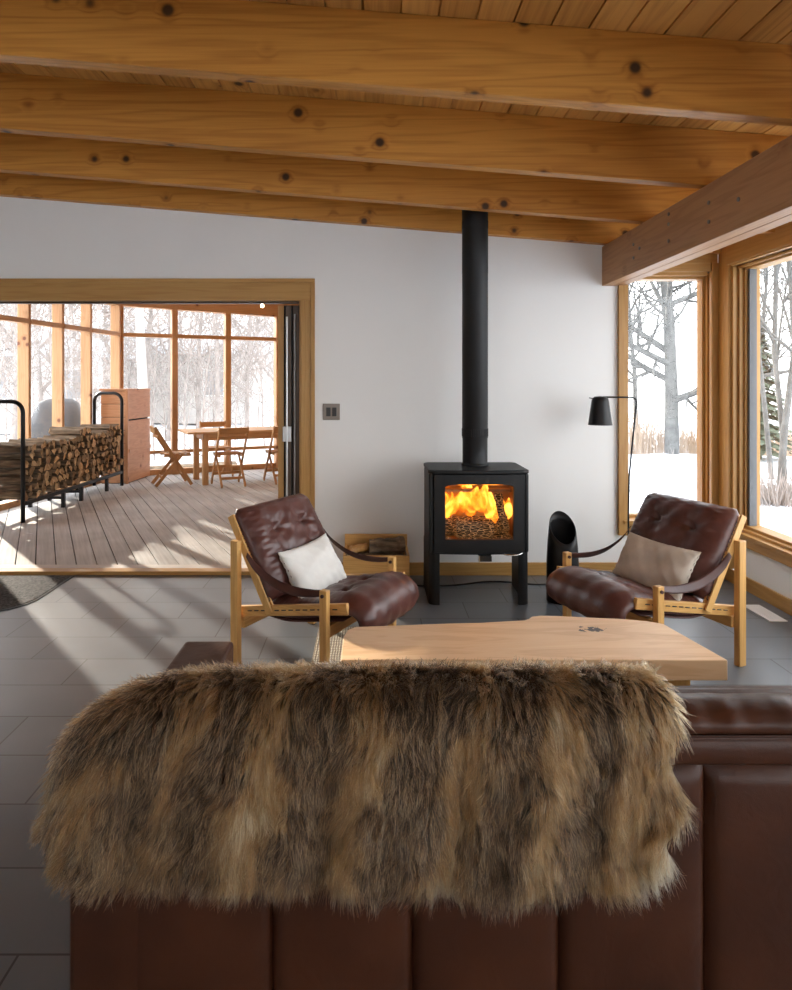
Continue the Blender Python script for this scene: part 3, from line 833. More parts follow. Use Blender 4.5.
# ------------------------------------------------------------------ live edge coffee table
ct = thing('coffee_table', 'pale live edge slab coffee table between the sofa and the chairs', 'coffee table', (.63, 2.75, 0))
front = [(-.75, -.215), (-.4, -.205), (0, -.21), (.4, -.212), (.738, -.213)]
backe = [(.738, -.205), (.66, .17), (.60, .205), (.50, .232), (.36, .25), (.24, .268), (.14, .275), (.10, .262), (.08, .235), (.055, .215), (-.02, .205), (-.15, .185), (-.30, .175), (-.45, .16), (-.60, .145), (-.70, .135), (-.735, .10), (-.75, .02)]
poly = front + backe[1:]
N = NT('maple_slab')
v = N.coords(rand=False)
mpn = N.n('Mapping'); mpn.inputs['Scale'].default_value = (1.1, 7, 7); N.l(v, mpn.inputs[0])
n1 = N.n('TexNoise'); n1.inputs['Scale'].default_value = 1; n1.inputs['Detail'].default_value = 4; n1.inputs['Distortion'].default_value = 1.4; N.l(mpn.outputs[0], n1.inputs['Vector'])
rg_ = N.math('ADD', N.math('MULTIPLY', N.math('SINE', N.math('MULTIPLY', n1.outputs['Fac'], 50)), .06), n1.outputs['Fac'])
c = N.ramp(rg_, [(.25, (.85, .60, .36)), (.5, (.80, .52, .29)), (.85, (.58, .33, .15))])
# the dark bark inclusion: a few small crevices near the right rear
mp2 = N.n('Mapping'); mp2.inputs['Location'].default_value = (-.325, -.105, 0); N.l(v, mp2.inputs[0])
gr = N.n('VectorMath', operation='LENGTH'); sc2 = N.n('VectorMath', operation='MULTIPLY'); sc2.inputs[1].default_value = (1, 1.5, 0); N.l(mp2.outputs[0], sc2.inputs[0]); N.l(sc2.outputs[0], gr.inputs[0])
n2 = N.n('TexNoise'); n2.inputs['Scale'].default_value = 38; n2.inputs['Detail'].default_value = 3; N.l(v, n2.inputs['Vector'])
near = N.math('LESS_THAN', N.math('ADD', N.math('MULTIPLY', gr.outputs['Value'], 6), N.math('MULTIPLY', n2.outputs['Fac'], 1.6)), 1.02)
halo = N.n('MapRange', interpolation_type='SMOOTHSTEP')
for k, v_ in (('From Min', .30), ('From Max', .0), ('To Min', 0), ('To Max', .45)): halo.inputs[k].default_value = v_
N.l(gr.outputs['Value'], halo.inputs['Value'])
c = N.mix(N.math('MULTIPLY', halo.outputs[0], n1.outputs['Fac']), c, (.36, .16, .07))
c = N.mix(near, c, (.03, .015, .01))
N.bsdf(c, .38, .45, bump=rg_, bstr=.08, bdist=.002)
MB().prism(poly, .335, .415).build('top', N.m, ct, bevel=.004)
for x0 in (-.50, .42): MB().box(x0, x0 + .22, -.12, .12, 0, .334).build('leg', oak('z'), ct, bevel=.004)
# ------------------------------------------------------------------ leather sofa seen from behind
SY = 1.40
sf = thing('sofa', 'long brown leather sofa seen from behind, fur throw over its back', 'sofa', (.55, SY, 0))
def X(x): return x - .55
xs = [-.52, -.214, .087, .403, .717, 1.03, 1.34, 1.64]
for a, b in zip(xs, xs[1:]):
    mb = MB()
    def f(u, v, a=a, b=b):
        e = (1 - abs(2 * u - 1) ** 10) ** .5 * (1 - abs(2 * v - 1) ** 14) ** .5
        return (X(a + (b - a) * u), .028 - .026 * e - .006 * math.sin(PI * u), .10 + .568 * v)
    mb.grid(f, 26, 26)
    mb.box(X(a), X(b), .028, .06, .10, .668)
    mb.build('back_panel', M['sofa'], sf, smooth=False).data.polygons.foreach_set('use_smooth', [True] * (26 * 26) + [False] * 6)
MB().box(X(-.515), X(1.635), .055, .20, .09, .66).build('back_frame', M['sofa'], sf, bevel=.01)
# head rolls: a lower band and a plump upper roll with wrinkled leather
def roll(name, x0, x1, sec, nz, wr, seed):
    mb = MB(); rnd = random.Random(seed); ph = [rnd.uniform(0, 6) for _ in range(6)]
    P = catmull([(0, y, z) for y, z in sec], 6); n = len(P) - 1; nu = 120
    cy = sum(p.y for p in P) / len(P); cz = sum(p.z for p in P) / len(P)
    def f(u, v):
        p = P[round(v * n)]; e = (1 - abs(2 * u - 1) ** 30) ** .5
        x = x0 + (x1 - x0) * u
        w = wr * (math.sin(46 * x + ph[0] + 4 * math.sin(5 * x + ph[1])) * math.sin(7 * x + ph[2]) + .6 * math.sin(95 * x + ph[3] + 3 * v)) * math.sin(PI * min(1, max(0, v))) ** 2
        k = (.55 + .45 * e) * (1 + w)
        return (X(x), cy + (p.y - cy) * k, cz + (p.z - cz) * k)
    mb.grid(f, nu, n)
    return mb.build(name, M['sofa'], sf, smooth=True, weld=.0005)
up = [(.13, .665), (.16, .70), (.160, .735), (.12, .766), (.06, .786), (.012, .783), (-.012, .765), (-.014, .745), (.0, .7385), (.05, .73), (.10, .68), (.13, .665)]
lo = [(.10, .655), (.12, .70), (.08, .735), (.0, .737), (-.012, .724), (-.016, .70), (-.010, .677), (.012, .668), (.06, .66), (.10, .655)]
for a, b in ((-.50, .555), (.56, 1.62)):
    roll('headrest', a, b, up, 1, .02, 3); roll('headrest_band', a, b, lo, 1, .006, 4)
pts = []
for k in range(60):
    x = -.49 + 2.10 * k / 59; pts.append((X(x), -.0135, .738))
MB().tube(pts, .0022, 6).build('piping', M['sofa'], sf)
def arm(x0, x1):
    mb = MB(); mb.box(X(x0), X(x1), .004, .89, .10, .588)
    return mb.build('arm', M['sofa'], sf, bevel=.014, seg=3)
arm(-.648, -.478); arm(1.645, 1.80)
MB().box(X(-.475), X(1.64), .20, .88, .12, .30).build('seat_base', M['sofa'], sf, bevel=.01)
for a, b in ((-.47, .56), (.565, 1.635)):
    MB().box(X(a), X(b), .32, .90, .301, .44).build('seat_cushion', M['sofa'], sf, bevel=.04, seg=4)
    MB().box(X(a), X(b), .165, .33, .441, .70).build('back_cushion', M['sofa'], sf, bevel=.05, seg=4)
for xx in (-.58, 1.72):
    for yy in (.06, .83): MB().box(X(xx) - .03, X(xx) + .03, yy - .03, yy + .03, 0, .10).build('foot', M['dark'], sf)

# ------------------------------------------------------------------ fur throw over the back and the left corner
UX = np.array([-.700, -.675, -.655, -.62, -.577, -.50, -.42, -.35, -.2, .0, .3, .6, .64])
ZT = np.array([.585, .645, .690, .735, .768, .808, .828, .832, .836, .838, .838, .834, .830])
HX = np.array([-.70, -.60, -.45, -.2, 0, .12, .22, .32, .42, .52, .60, .64])
HZ = np.array([.480, .452, .445, .450, .440, .435, .415, .440, .448, .428, .475, .505])
def sm(x, xp, fp):
    return (np.interp(x - .02, xp, fp) + np.interp(x, xp, fp) * 2 + np.interp(x + .02, xp, fp)) / 4
def throw_surface(u, v):
    """u 0..1 left to right, v 0..1 from the seat side over the top and down the back."""
    x = -.715 + 1.335 * u
    zt = sm(x, UX, ZT) + .007; hz = sm(x, HX, HZ) + .012
    # folds: gentle pleats growing toward the hem
    fold = .010 * np.sin(x * 21 + 1.2) + .007 * np.sin(x * 47 + .5 + 3 * v) + .016 * np.exp(-((x - .44 + .16 * v) / .035) ** 2) - .010 * np.exp(-((x - .39 + .16 * v) / .03) ** 2)
    front = .17; vt = .24; vb = .34
    y = np.where(v < vt, SY + front - (front - .03) * v / vt, 0.0)
    z = np.where(v < vt, zt - .13 * np.clip(1 - v / vt, 0, 1) ** 1.6, 0.0)
    t = np.clip((v - vt) / (vb - vt), 0, 1); a = t * PI / 2
    y = np.where((v >= vt), SY + .03 - .062 * np.sin(a), y)
    z = np.where((v >= vt), zt - .055 * (1 - np.cos(a)), z)
    d = np.clip((v - vb) / (1 - vb), 0, 1)
    z = np.where(v >= vb, zt - .055 - (zt - .055 - hz) * d, z)
    y = np.where(v >= vb, SY - .032 - .012 * np.sin(PI * np.clip(d, 0, 1)) - fold * np.clip(d * 2, 0, 1), y)
    # left end turns forward round the sofa corner
    k = np.clip((-.625 - x) / .075, 0, 1)
    y = y + .10 * k ** 2
    x = x + .0 * k
    wob = .012 * np.sin(v * 17 + 2)
    x = x + np.where(u > .96, wob, 0) - .03 * np.clip((u - .9) * 10, 0, 1) * np.clip(d - .6, 0, 1)
    return np.stack([x, y, z], -1)
nu, nv = 90, 70
U, V = np.meshgrid(np.linspace(0, 1, nu + 1), np.linspace(0, 1, nv + 1), indexing='ij')
Pg = throw_surface(U, V)
mb = MB(); g = [[mb.bm.verts.new(Pg[i, j]) for j in range(nv + 1)] for i in range(nu + 1)]
for i in range(nu):
    for j in range(nv): mb.face([g[i][j], g[i + 1][j], g[i + 1][j + 1], g[i][j + 1]])
M['hide'] = plain('fur_backing', (.05, .03, .017), .95, var=.3)
th = mb.build('fur_throw', M['hide'], smooth=True)
md = th.modifiers.new('solid', 'SOLIDIFY'); md.thickness = .006; md.offset = 0
tag(th, 'long haired brown faux fur throw draped over the sofa back', 'throw')

rng = np.random.default_rng(4)
def surf_frame(u, v):
    e = 1e-3
    p = throw_surface(u, v)
    tu = throw_surface(np.minimum(u + e, 1), v) - throw_surface(np.maximum(u - e, 0), v)
    tv = throw_surface(u, np.minimum(v + e, 1)) - throw_surface(u, np.maximum(v - e, 0))
    tu /= np.linalg.norm(tu, axis=-1, keepdims=True) + 1e-9; tv /= np.linalg.norm(tv, axis=-1, keepdims=True) + 1e-9
    n = np.cross(tv, tu); n /= np.linalg.norm(n, axis=-1, keepdims=True) + 1e-9
    return p, tu, tv, n
# make sure normals point away from the sofa
_p, _a, _b, _n = surf_frame(np.array([.5]), np.array([.7]))
NS = -1.0 if _n[0, 1] > 0 else 1.0
def wob(x, y, s):
    r = np.zeros_like(x); q = np.random.default_rng(s)
    for k in range(7):
        a = q.uniform(0, 2 * PI); f = q.uniform(.5, 1.8); r += np.sin((x * math.cos(a) + y * math.sin(a)) * f * 6.28 + q.uniform(0, 6)) / 2.6
    return r
PAL_T = np.array([-.2, 0, .3, .55, .8, 1.1])
PAL = np.array([(.014, .007, .003), (.024, .012, .005), (.085, .038, .013), (.225, .115, .038), (.50, .325, .15), (.72, .57, .38)])
def palette(b): return np.stack([np.interp(b, PAL_T, PAL[:, i]) for i in range(3)], -1)
BX = np.array([30, 90, 140, 190, 235, 262, 285, 310, 350, 375, 390, 430, 453, 475, 500, 540, 556, 575, 588, 612, 626, 660, 693.])
BB = np.array([.52, .56, .42, .27, .33, .58, .62, .40, .32, .50, .26, .18, .52, .56, .26, .27, .55, .46, .10, .12, .56, .58, .68])
NC = 15000; NSTR = 150000; NP = 7
cu = rng.random(NC); cv = rng.random(NC) ** .95
# clump grid lookup
G = 80
cell = {}
ci = (np.minimum((cu * G * 1.6).astype(int), 127), np.minimum((cv * G).astype(int), G - 1))
su = rng.random(NSTR); sv = np.clip(rng.random(NSTR) * 1.0, 0, 1)
near = np.zeros(NSTR, int); bestd = np.full(NSTR, 1e9)
order = np.argsort(cu); cus = cu[order]
# nearest clump by chunks
for s0 in range(0, NSTR, 2000):
    idx = slice(s0, s0 + 2000)
    d = ((su[idx, None] - cu[None]) * 1.35) ** 2 + ((sv[idx, None] - cv[None]) * 1.0) ** 2
    near[idx] = d.argmin(1)
def comb(u, v, p, tu, tv, n):
    w1 = wob(u * 6.0, v * 4.0, 3)[:, None]; w2 = wob(u * 14, v * 9, 5)[:, None]; w3 = wob(u * 9, v * 7, 9)[:, None]
    lean = -(.62 * np.clip((.35 - u) / .35, 0, 1) + .28 * np.clip((.75 - u) / .25, 0, 1) - .2 * np.exp(-((u - .82) / .06) ** 2))[:, None]
    d = n * (.50 + .20 * w3) + tv * (.95) + tu * (.30 * w1 + .30 * w2 + lean)
    # at the ends and hem hair spills outward
    d += tu * (np.clip((u - .955) / .045, 0, 1)[:, None] * .35 - np.clip((.05 - u) / .05, 0, 1)[:, None] * .7)
    # over the top the pile stands up more
    d += n * (np.clip((.36 - v) / .2, 0, 1)[:, None] * .35)
    return d / np.linalg.norm(d, axis=-1, keepdims=True)
cp, ctu, ctv, cn = surf_frame(cu, cv); cn = cn * NS
cd = comb(cu, cv, cp, ctu, ctv, cn) + rng.normal(0, .24, (NC, 3)); cd /= np.linalg.norm(cd, axis=-1, keepdims=True)
cl = rng.uniform(.036, .062, NC)
ctip = cp + cd * cl[:, None] + np.array([0, 0, -1]) * (cl * .22)[:, None]
sp, stu, stv, sn = surf_frame(su, sv); sn = sn * NS
sd = comb(su, sv, sp, stu, stv, sn) + rng.normal(0, .10, (NSTR, 3)); sd /= np.linalg.norm(sd, axis=-1, keepdims=True)
slen = rng.uniform(.032, .060, NSTR)
under = rng.random(NSTR) < .35
slen = np.where(under, slen * .6, slen)
T = np.linspace(0, 1, NP)[None, :, None]
own = sp[:, None] + sd[:, None] * slen[:, None, None] * T + np.array([0, 0, -1])[None, None] * (slen * .24)[:, None, None] * T ** 2
off = (ctip[near] - (cp[near] + 0)) - 0
clump = sp[:, None] * (1 - T) + (sp * .30 + cp[near] * .70 + (ctip - cp)[near] * (slen / cl[near])[:, None])[:, None] * T
clump = clump + sn[:, None] * (.010 * np.sin(PI * T))
kf = (rng.uniform(.45, .85, NSTR))[:, None, None] * T ** .8
pts = own * (1 - kf) + clump * kf
pts = pts + rng.normal(0, .0011, (NSTR, 1, 3)) * T + rng.normal(0, .0005, pts.shape) * T
# colours: pelts run down the throw in bands: plain tawny fur between strips of dark guard hair with pale tips
px = 372 + sp[:, 0] / SY * 660
slant = np.interp(px, [30, 300, 700], [-75, -30, -45])
dd = np.clip((sv - .25) / .75, 0, 1)
bx = px - slant * (dd - .2) + 7 * wob(su * 9, sv * 4, 21) + 3 * wob(su * 30, sv * 10, 22)
KX = np.array([20, 60, 85, 110, 135, 165, 195, 225, 250, 262, 285, 300, 325, 350, 368, 380, 388, 400, 440, 452, 462, 480, 490, 510, 538, 548, 560, 574, 582, 596, 612, 620, 640, 665, 680, 695.])
KB = np.array([.55, .50, .25, .55, .25, .10, .50, .12, .20, .62, .60, .25, .12, .22, .55, .55, .10, .05, .08, .30, .62, .55, .12, .15, .18, .60, .62, .20, .02, .0, .05, .52, .50, .58, .80, .85])
b = np.interp(bx, KX, KB)
b = b + .10 * wob(su * 8, sv * 3.0, 31) + .07 * wob(su * 30, sv * 4, 33) + rng.normal(0, .07, NC)[near] + rng.normal(0, .05, NSTR) - .10 * under
b = b + .16 * np.clip((dd - .86) / .14, 0, 1)
def lerp3(t, A, B): return np.array(A) * (1 - t[..., None]) + np.array(B) * t[..., None]
taw = np.clip((b - .28) / .2, 0, 1); taw = taw * taw * (3 - 2 * taw)
pale = np.clip((b - .62) / .3, 0, 1)
tt = T[0, :, 0][None]
one = np.ones((NSTR, NP))
# tawny strands
c1 = lerp3(np.clip(tt / .5, 0, 1) * one, (.045, .021, .008), (.185, .100, .040))
c1 = c1 * (1 + .35 * np.clip((tt - .6) / .4, 0, 1))[..., None] * np.exp(rng.normal(0, .16, NSTR))[:, None, None]
c1 = c1 * (1 - pale[:, None, None]) + np.array([.50, .39, .25]) * pale[:, None, None] * (.35 + .65 * tt[..., None])
# guard hair: black brown with pale tips on some strands
c2 = lerp3(np.clip((tt - .2) / .6, 0, 1) * one, (.012, .006, .003), (.060, .031, .013))
tipk = (rng.random(NSTR) < .52) * rng.uniform(.35, 1, NSTR)
tk = np.clip((tt - .50) / .35, 0, 1) * tipk[:, None]
c2 = c2 * (1 - tk[..., None]) + np.array([.62, .44, .26]) * tk[..., None]
colr = c1 * taw[:, None, None] + c2 * (1 - taw)[:, None, None]
hc = bpy.data.hair_curves.new('pile')
hc.add_curves([NP] * NSTR)
hc.attributes['position'].data.foreach_set('vector', pts.astype(np.float32).ravel())
ra = hc.attributes.get('radius') or hc.attributes.new('radius', 'FLOAT', 'POINT')
rad = (np.where(under, .00040, .00056)[:, None] * np.interp(T[0, :, 0], [0, .5, 1], [1, .95, .15])[None]).astype(np.float32)
ra.data.foreach_set('value', rad.ravel())
ca = hc.attributes.new('hair_color', 'FLOAT_COLOR', 'POINT')
ca.data.foreach_set('color', np.concatenate([colr, np.ones((*colr.shape[:2], 1))], -1).astype(np.float32).ravel())
N = NT('fur_hair')
at = N.n('Attribute', attribute_name='hair_color')
hb = N.n('BsdfHairPrincipled', model='CHIANG', parametrization='COLOR')
hb.inputs['Roughness'].default_value = .45; hb.inputs['Radial Roughness'].default_value = .5; hb.inputs['IOR'].default_value = 1.32
N.l(at.outputs['Color'], hb.inputs['Color']); N.l(hb.outputs[0], N.out.inputs[0])
hc.materials.append(N.m)
fo = bpy.data.objects.new('pile', hc); COL.objects.link(fo); fo.parent = th; fo['kind'] = 'stuff'
# ------------------------------------------------------------------ glazed porch beyond the doorway
OX, OY = -3.95, 10.30
RZ = math.atan(.5)
PU = Vector((math.cos(RZ), math.sin(RZ), 0)); PV = Vector((-math.sin(RZ), math.cos(RZ), 0))
def PW(x, y, z=0): return Vector((OX, OY, z)) + PU * x + PV * y
DZ0 = .015
# deck boards, cut off along the house wall and the left glazing
mb = MB(); rnd = random.Random(2)
x = -2.6; bw = .148
while x < 6.5:
    y0 = -9 + rnd.uniform(0, 3); cuts = [-9.5]
    while y0 < .3: cuts.append(y0); y0 += rnd.uniform(3.0, 4.2)
    cuts.append(.35)
    for a, b in zip(cuts, cuts[1:]):
        p = [PW(x + .0045, a + .002), PW(x + bw - .0045, a + .002), PW(x + bw - .0045, b - .002), PW(x + .0045, b - .002)]
        mb.hexa([(q.x, q.y, DZ0 - .03) for q in p] + [(q.x, q.y, DZ0) for q in p])
    x += bw
def bis(bm, co, no):
    bmesh.ops.bisect_plane(bm, geom=list(bm.verts) + list(bm.edges) + list(bm.faces), plane_co=co, plane_no=no, clear_outer=True)
bis(mb.bm, (0, DY + WT + .032, 0), (0, -1, 0))
bis(mb.bm, (OX - .06, OY, 0), (-1, .141, 0))
bis(mb.bm, (.15, 5, 0), (1, .14, 0))
N = NT('weathered_deck')
tc = N.n('TexCoord'); mp = N.n('Mapping'); mp.inputs['Rotation'].default_value = (0, 0, -RZ); N.l(tc.outputs['Object'], mp.inputs[0])
m2 = N.n('Mapping'); m2.inputs['Scale'].default_value = (40, 1.5, 10); N.l(mp.outputs[0], m2.inputs[0])
n1 = N.n('TexNoise'); n1.inputs['Scale'].default_value = 1; n1.inputs['Detail'].default_value = 6; N.l(m2.outputs[0], n1.inputs['Vector'])
n2 = N.n('TexNoise'); n2.inputs['Scale'].default_value = 2.2; N.l(tc.outputs['Object'], n2.inputs['Vector'])
f = N.math('ADD', N.math('MULTIPLY', n1.outputs['Fac'], .6), N.math('MULTIPLY', n2.outputs['Fac'], .45))
N.bsdf(N.ramp(f, [(.3, (.36, .350, .342)), (.72, (.61, .60, .59))]), .75, .3, bump=n1.outputs['Fac'], bstr=.2, bdist=.004)
fp = mb.build('floor_porch', N.m)
tag(fp, 'weathered grey deck boards of the porch floor', 'deck', kind='structure')
sl = MB().prism([(-5.3, DY + WT + .05), (.1, DY + WT + .05), (-.8, 11.9), (-3.9, 10.5)], -.34, -.02).build('floor_gap_shade', M['dark'])  # near-black slab painted in as the shade beneath the boards
tag(sl, 'near-black slab painted as the shade below the porch deck boards', 'deck shade', kind='structure')

# back glazing
wb2 = thing('wall_porch_back', 'glazed timber wall at the far end of the porch', 'wall', (OX, OY, DZ0), RZ, kind='structure')
TS = [.0, .836, 1.70, 2.575, 3.45]
for k, t in enumerate(TS):
    w = .045 if k else .06
    MB().box(t - w, t + w, -.10, .05, 0, 2.66).build('post', fir('z'), wb2, bevel=.004)
for a, b in zip(TS, TS[1:]):
    for z0, z1, dp in ((0, .085, -.06), (.335, .385, -.05), (2.19, 2.25, -.07)):
        MB().box(a + .045, b - .045, dp, .04, z0, z1).build('rail', fir('x'), wb2, bevel=.003)
    for z0, z1 in ((.09, .333), (.388, 2.188), (2.252, 2.66)):
        MB().box(a + .03, b - .03, .0, .008, z0, z1).build('pane', M['glass'], wb2)
MB().prism([(-.1, 2.665), (3.55, 2.58), (3.55, 3.0), (-.1, 3.0)], -.12, .06, 'y').build('top_beam', fir('x'), wb2, bevel=.004)

# left glazing: studs seen nearly edge on
ang = math.atan2(-1, -.141)
wl2 = thing('wall_porch_left', 'row of orange fir studs and glass along the left side of the porch', 'wall', (OX, OY, DZ0), ang, kind='structure')
# local x runs toward the house, local +y points into the porch
ST_ = [.10, .90, 1.56, 2.24, 2.93, 3.53]
MB().box(3.55, 5.05, -.07, .03, 0, 2.66).build('board_wall', fir('x'), wl2)
for t in ST_:
    MB().box(t - .024, t + .024, -.07, .08, 0, 2.66).build('stud', fir('z'), wl2, bevel=.003)
for a, b in zip([.0] + ST_, ST_):
    if b - a < .2: continue
    MB().box(a + .024, b - .024, -.01, .088, 2.19, 2.25).build('rail', fir('x'), wl2, bevel=.003)
    MB().box(a + .024, b - .024, -.04, .07, 0, .07).build('rail', fir('x'), wl2, bevel=.003)
    for z0, z1 in ((.07, 2.19), (2.25, 2.66)): MB().box(a + .01, b - .01, -.062, -.054, z0, z1).build('pane', M['glass'], wl2)
MB().box(-.05, 5.05, -.08, .08, 2.66, 3.0).build('top_beam', fir('x'), wl2, bevel=.004)
# porch right wall, unseen and solid, and deep roof slab, shaped to block sun
e = PW(3.5, 0)
wr2 = MB().prism([(e.x, e.y), (.05, DY + WT), (.17, DY + WT), (e.x + .12, e.y)], -.3, 3.0).build('wall_porch_right', fir('y'))
tag(wr2, 'unseen timber side wall of the porch behind the folded doors, made solid to block sun', 'wall', kind='structure')
rf = MB().prism([(-5.2, DY + WT), (.4, DY + WT), (-.5, 12.1), (-3.9, 10.6), (-4.4, 10.3)], 2.98, 3.55).build('ceiling_porch', fir('x'))
tag(rf, 'timber ceiling of the porch, its slab thickened to block sun', 'ceiling', kind='structure')

# wooden cabinet in the corner
cbx = thing('wooden_bin', 'tall cedar board bin in the porch corner behind the log rack', 'storage bin', (-3.78, 9.95, DZ0))
poly = [(-.165, -.36), (.222, -.36), (.280, .43), (-.01, .235), (-.11, .17)]
CED = ((.60, .31, .155), (.42, .185, .08))
ced = wood(*CED, 'x', .6, .55, 1.4, 5.0, (.16, .05, .02)); cedy = wood(*CED, 'y', .6, .55, 1.4, 5.0, (.16, .05, .02)); cedz = wood(*CED, 'z', .6, .55, 1.4, 5.0, (.16, .05, .02))
MB().prism([(p[0] * .93, p[1] * .93) for p in poly], 0, 1.35).build('body', M['dark'], cbx)
for k in range(7):
    MB().box(-.16, .215, -.362, -.337, .01 + k * .192, .195 + k * .192).build('front_board', ced, cbx, bevel=.003)
for k in range(3):
    z0 = (.01, .47, .93)[k]
    MB().bar((.220, -.335, z0 + .222), (.276, .425, z0 + .222), .03, .436).build('side_panel', cedy, cbx, bevel=.003)
MB().bar((.240, -.34, .475), (.296, .43, .475), .02, .05).build('side_batten', cedy, cbx, bevel=.003)
MB().box(.20, .238, -.375, -.335, 0, 1.35).build('corner_post', cedz, cbx, bevel=.003)
MB().prism([(p[0] * 1.06, p[1] * 1.05) for p in poly], 1.352, 1.38).build('lid', ced, cbx, bevel=.003)

# ------------------------------------------------------------------ firewood rack with every split log
RA = Vector((-3.665, 6.93, DZ0)); RB = Vector((-3.57, 9.42, DZ0))
rdir = (RB - RA).normalized(); ra_ = math.atan2(rdir.y, rdir.x) - PI / 2
RL = (RB - RA).length
rk = thing('firewood_rack', 'black tubular steel firewood rack with arched ends on the porch deck', 'log rack', RA, ra_)
# local: y along the rack, x = 0 at the front legs, x = -.41 at the rear
RW = .40
def arch(y, h):
    c = .12
    p = [(0, y, 0), (0, y, h - c)] + [(-c + c * math.cos(t), y, h - c + c * math.sin(t)) for t in [PI / 2 * k / 6 for k in range(1, 7)]]
    p += [(-RW + c - c * math.sin(t), y, h - c + c * math.cos(t)) for t in [PI / 2 * k / 6 for k in range(0, 7)]] + [(-RW, y, 0)]
    return MB().tube(p, .023, 10).build('end_hoop', M['black'], rk, smooth=True)
arch(0, 1.27); arch(RL, 1.32)
for xx in (0, -RW):
    MB().box(xx - .02, xx + .02, .02, RL - .02, .175, .215).build('rail', M['black'], rk, bevel=.003)
    for yy in (.84, 1.28, 2.0): MB().box(xx - .02, xx + .02, yy - .02, yy + .02, 0, .175).build('leg', M['black'], rk, bevel=.003)
for yy in (.84, 1.28): MB().box(-RW, 0, yy - .015, yy + .015, .10, .13).build('cross_bar', M['black'], rk)

N = NT('split_log_end')
v = N.coords(); oi = N.n('ObjectInfo')
mpn = N.n('Mapping'); mpn.inputs['Scale'].default_value = (3, 60, 60); N.l(v, mpn.inputs[0])
n1 = N.n('TexNoise'); n1.inputs['Scale'].default_value = .35; n1.inputs['Detail'].default_value = 5; N.l(mpn.outputs[0], n1.inputs['Vector'])
c = N.ramp(n1.outputs['Fac'], [(.35, (.36, .23, .115)), (.65, (.72, .53, .31))])
c = N.mix(N.math('MULTIPLY', N.math('FRACT', N.math('MULTIPLY', oi.outputs['Random'], 7.3)), .85), c, (.13, .095, .065), 'MIX')
N.bsdf(c, .85, .2, bump=n1.outputs['Fac'], bstr=.3, bdist=.004); M['logend'] = N.m
def log_mesh(kind, seed, ln, r):
    rnd = random.Random(seed); pts = []
    if kind == 'round': pts = [(r * rnd.uniform(.88, 1.05) * math.cos(2 * PI * k / 11), r * rnd.uniform(.88, 1.05) * math.sin(2 * PI * k / 11)) for k in range(11)]
    elif kind == 'half': pts = [(r * 1.15 * math.cos(PI * k / 7), r * 1.15 * (math.sin(PI * k / 7) - .42) * rnd.uniform(.92, 1.05)) for k in range(8)]
    elif kind == 'quarter': pts = [(-r * .62, -r * .72), (r * 1.0, -r * .6)] + [(-r * .62 + 1.6 * r * math.cos(t), -r * .72 + 1.6 * r * math.sin(t)) for t in (.35, .75, 1.15, 1.5)]
    else: pts = [(-r * .9, -r * .45), (r * .2, -r * .75), (r * .95, -r * .15), (r * .4, r * .7), (-r * .5, r * .62)]
    pts = [(p[0] * rnd.uniform(.93, 1.05), p[1] * rnd.uniform(.93, 1.05)) for p in pts]
    mb = MB(); rings = []
    for k in range(6):
        x = -ln * k / 5; s = rnd.uniform(.93, 1.04); j = rnd.uniform(-.004, .004)
        rings.append(mb.verts([(x + (rnd.uniform(-.01, .01) if k in (0, 5) else 0), p[0] * s + j, p[1] * s + j) for p in pts]))
    n = len(pts)
    for a, b in zip(rings, rings[1:]):
        for k in range(n): mb.face([a[k], a[(k + 1) % n], b[(k + 1) % n], b[k]], 1)
    mb.face(rings[0], 0); mb.face(rings[-1][::-1], 0)
    o = mb.build('split_log', [M['logend'], M['logbark']])
    return o
kinds = ['quarter', 'half', 'round', 'wedge', 'quarter', 'half', 'quarter', 'wedge', 'round']
protos = [log_mesh(k, 20 + i, .40, .047 + .004 * (i % 3)) for i, k in enumerate(kinds)]
used = set(); rnd = random.Random(9); count = 0
LL = 'split firewood log stacked in the black rack on the porch'
LG = 'split logs in the firewood rack'
R3 = Matrix.Rotation(ra_, 3, 'Z')
row = 0; z = .215 + .052
while z < .93:
    yy = .055 + (.047 if row % 2 else 0)
    while yy < RL - .07:
        topz = .79 + .10 * yy / RL + .04 * math.sin(yy * 6) + rnd.uniform(-.02, .02)
        if z < topz:
            pi = rnd.randrange(len(protos)); pr = protos[pi]
            if pi in used: o = pr.copy(); COL.objects.link(o)
            else: o = pr; used.add(pi)
            q = R3 @ Vector((.012 + rnd.uniform(-.03, .03), yy + rnd.uniform(-.008, .008), z + rnd.uniform(-.006, .006)))
            o.location = RA + q
            o.rotation_euler = Euler((rnd.uniform(0, 2 * PI), rnd.uniform(-.03, .03), ra_ + rnd.uniform(-.04, .04)))
            sc_ = rnd.uniform(.88, 1.05); o.scale = (rnd.uniform(.94, 1.06), sc_, sc_)
            tag(o, LL, 'log', LG); count += 1
        yy += .096
    row += 1; z += .084
for i, pr in enumerate(protos):
    if i not in used: bpy.data.objects.remove(pr)
print('logs', count)

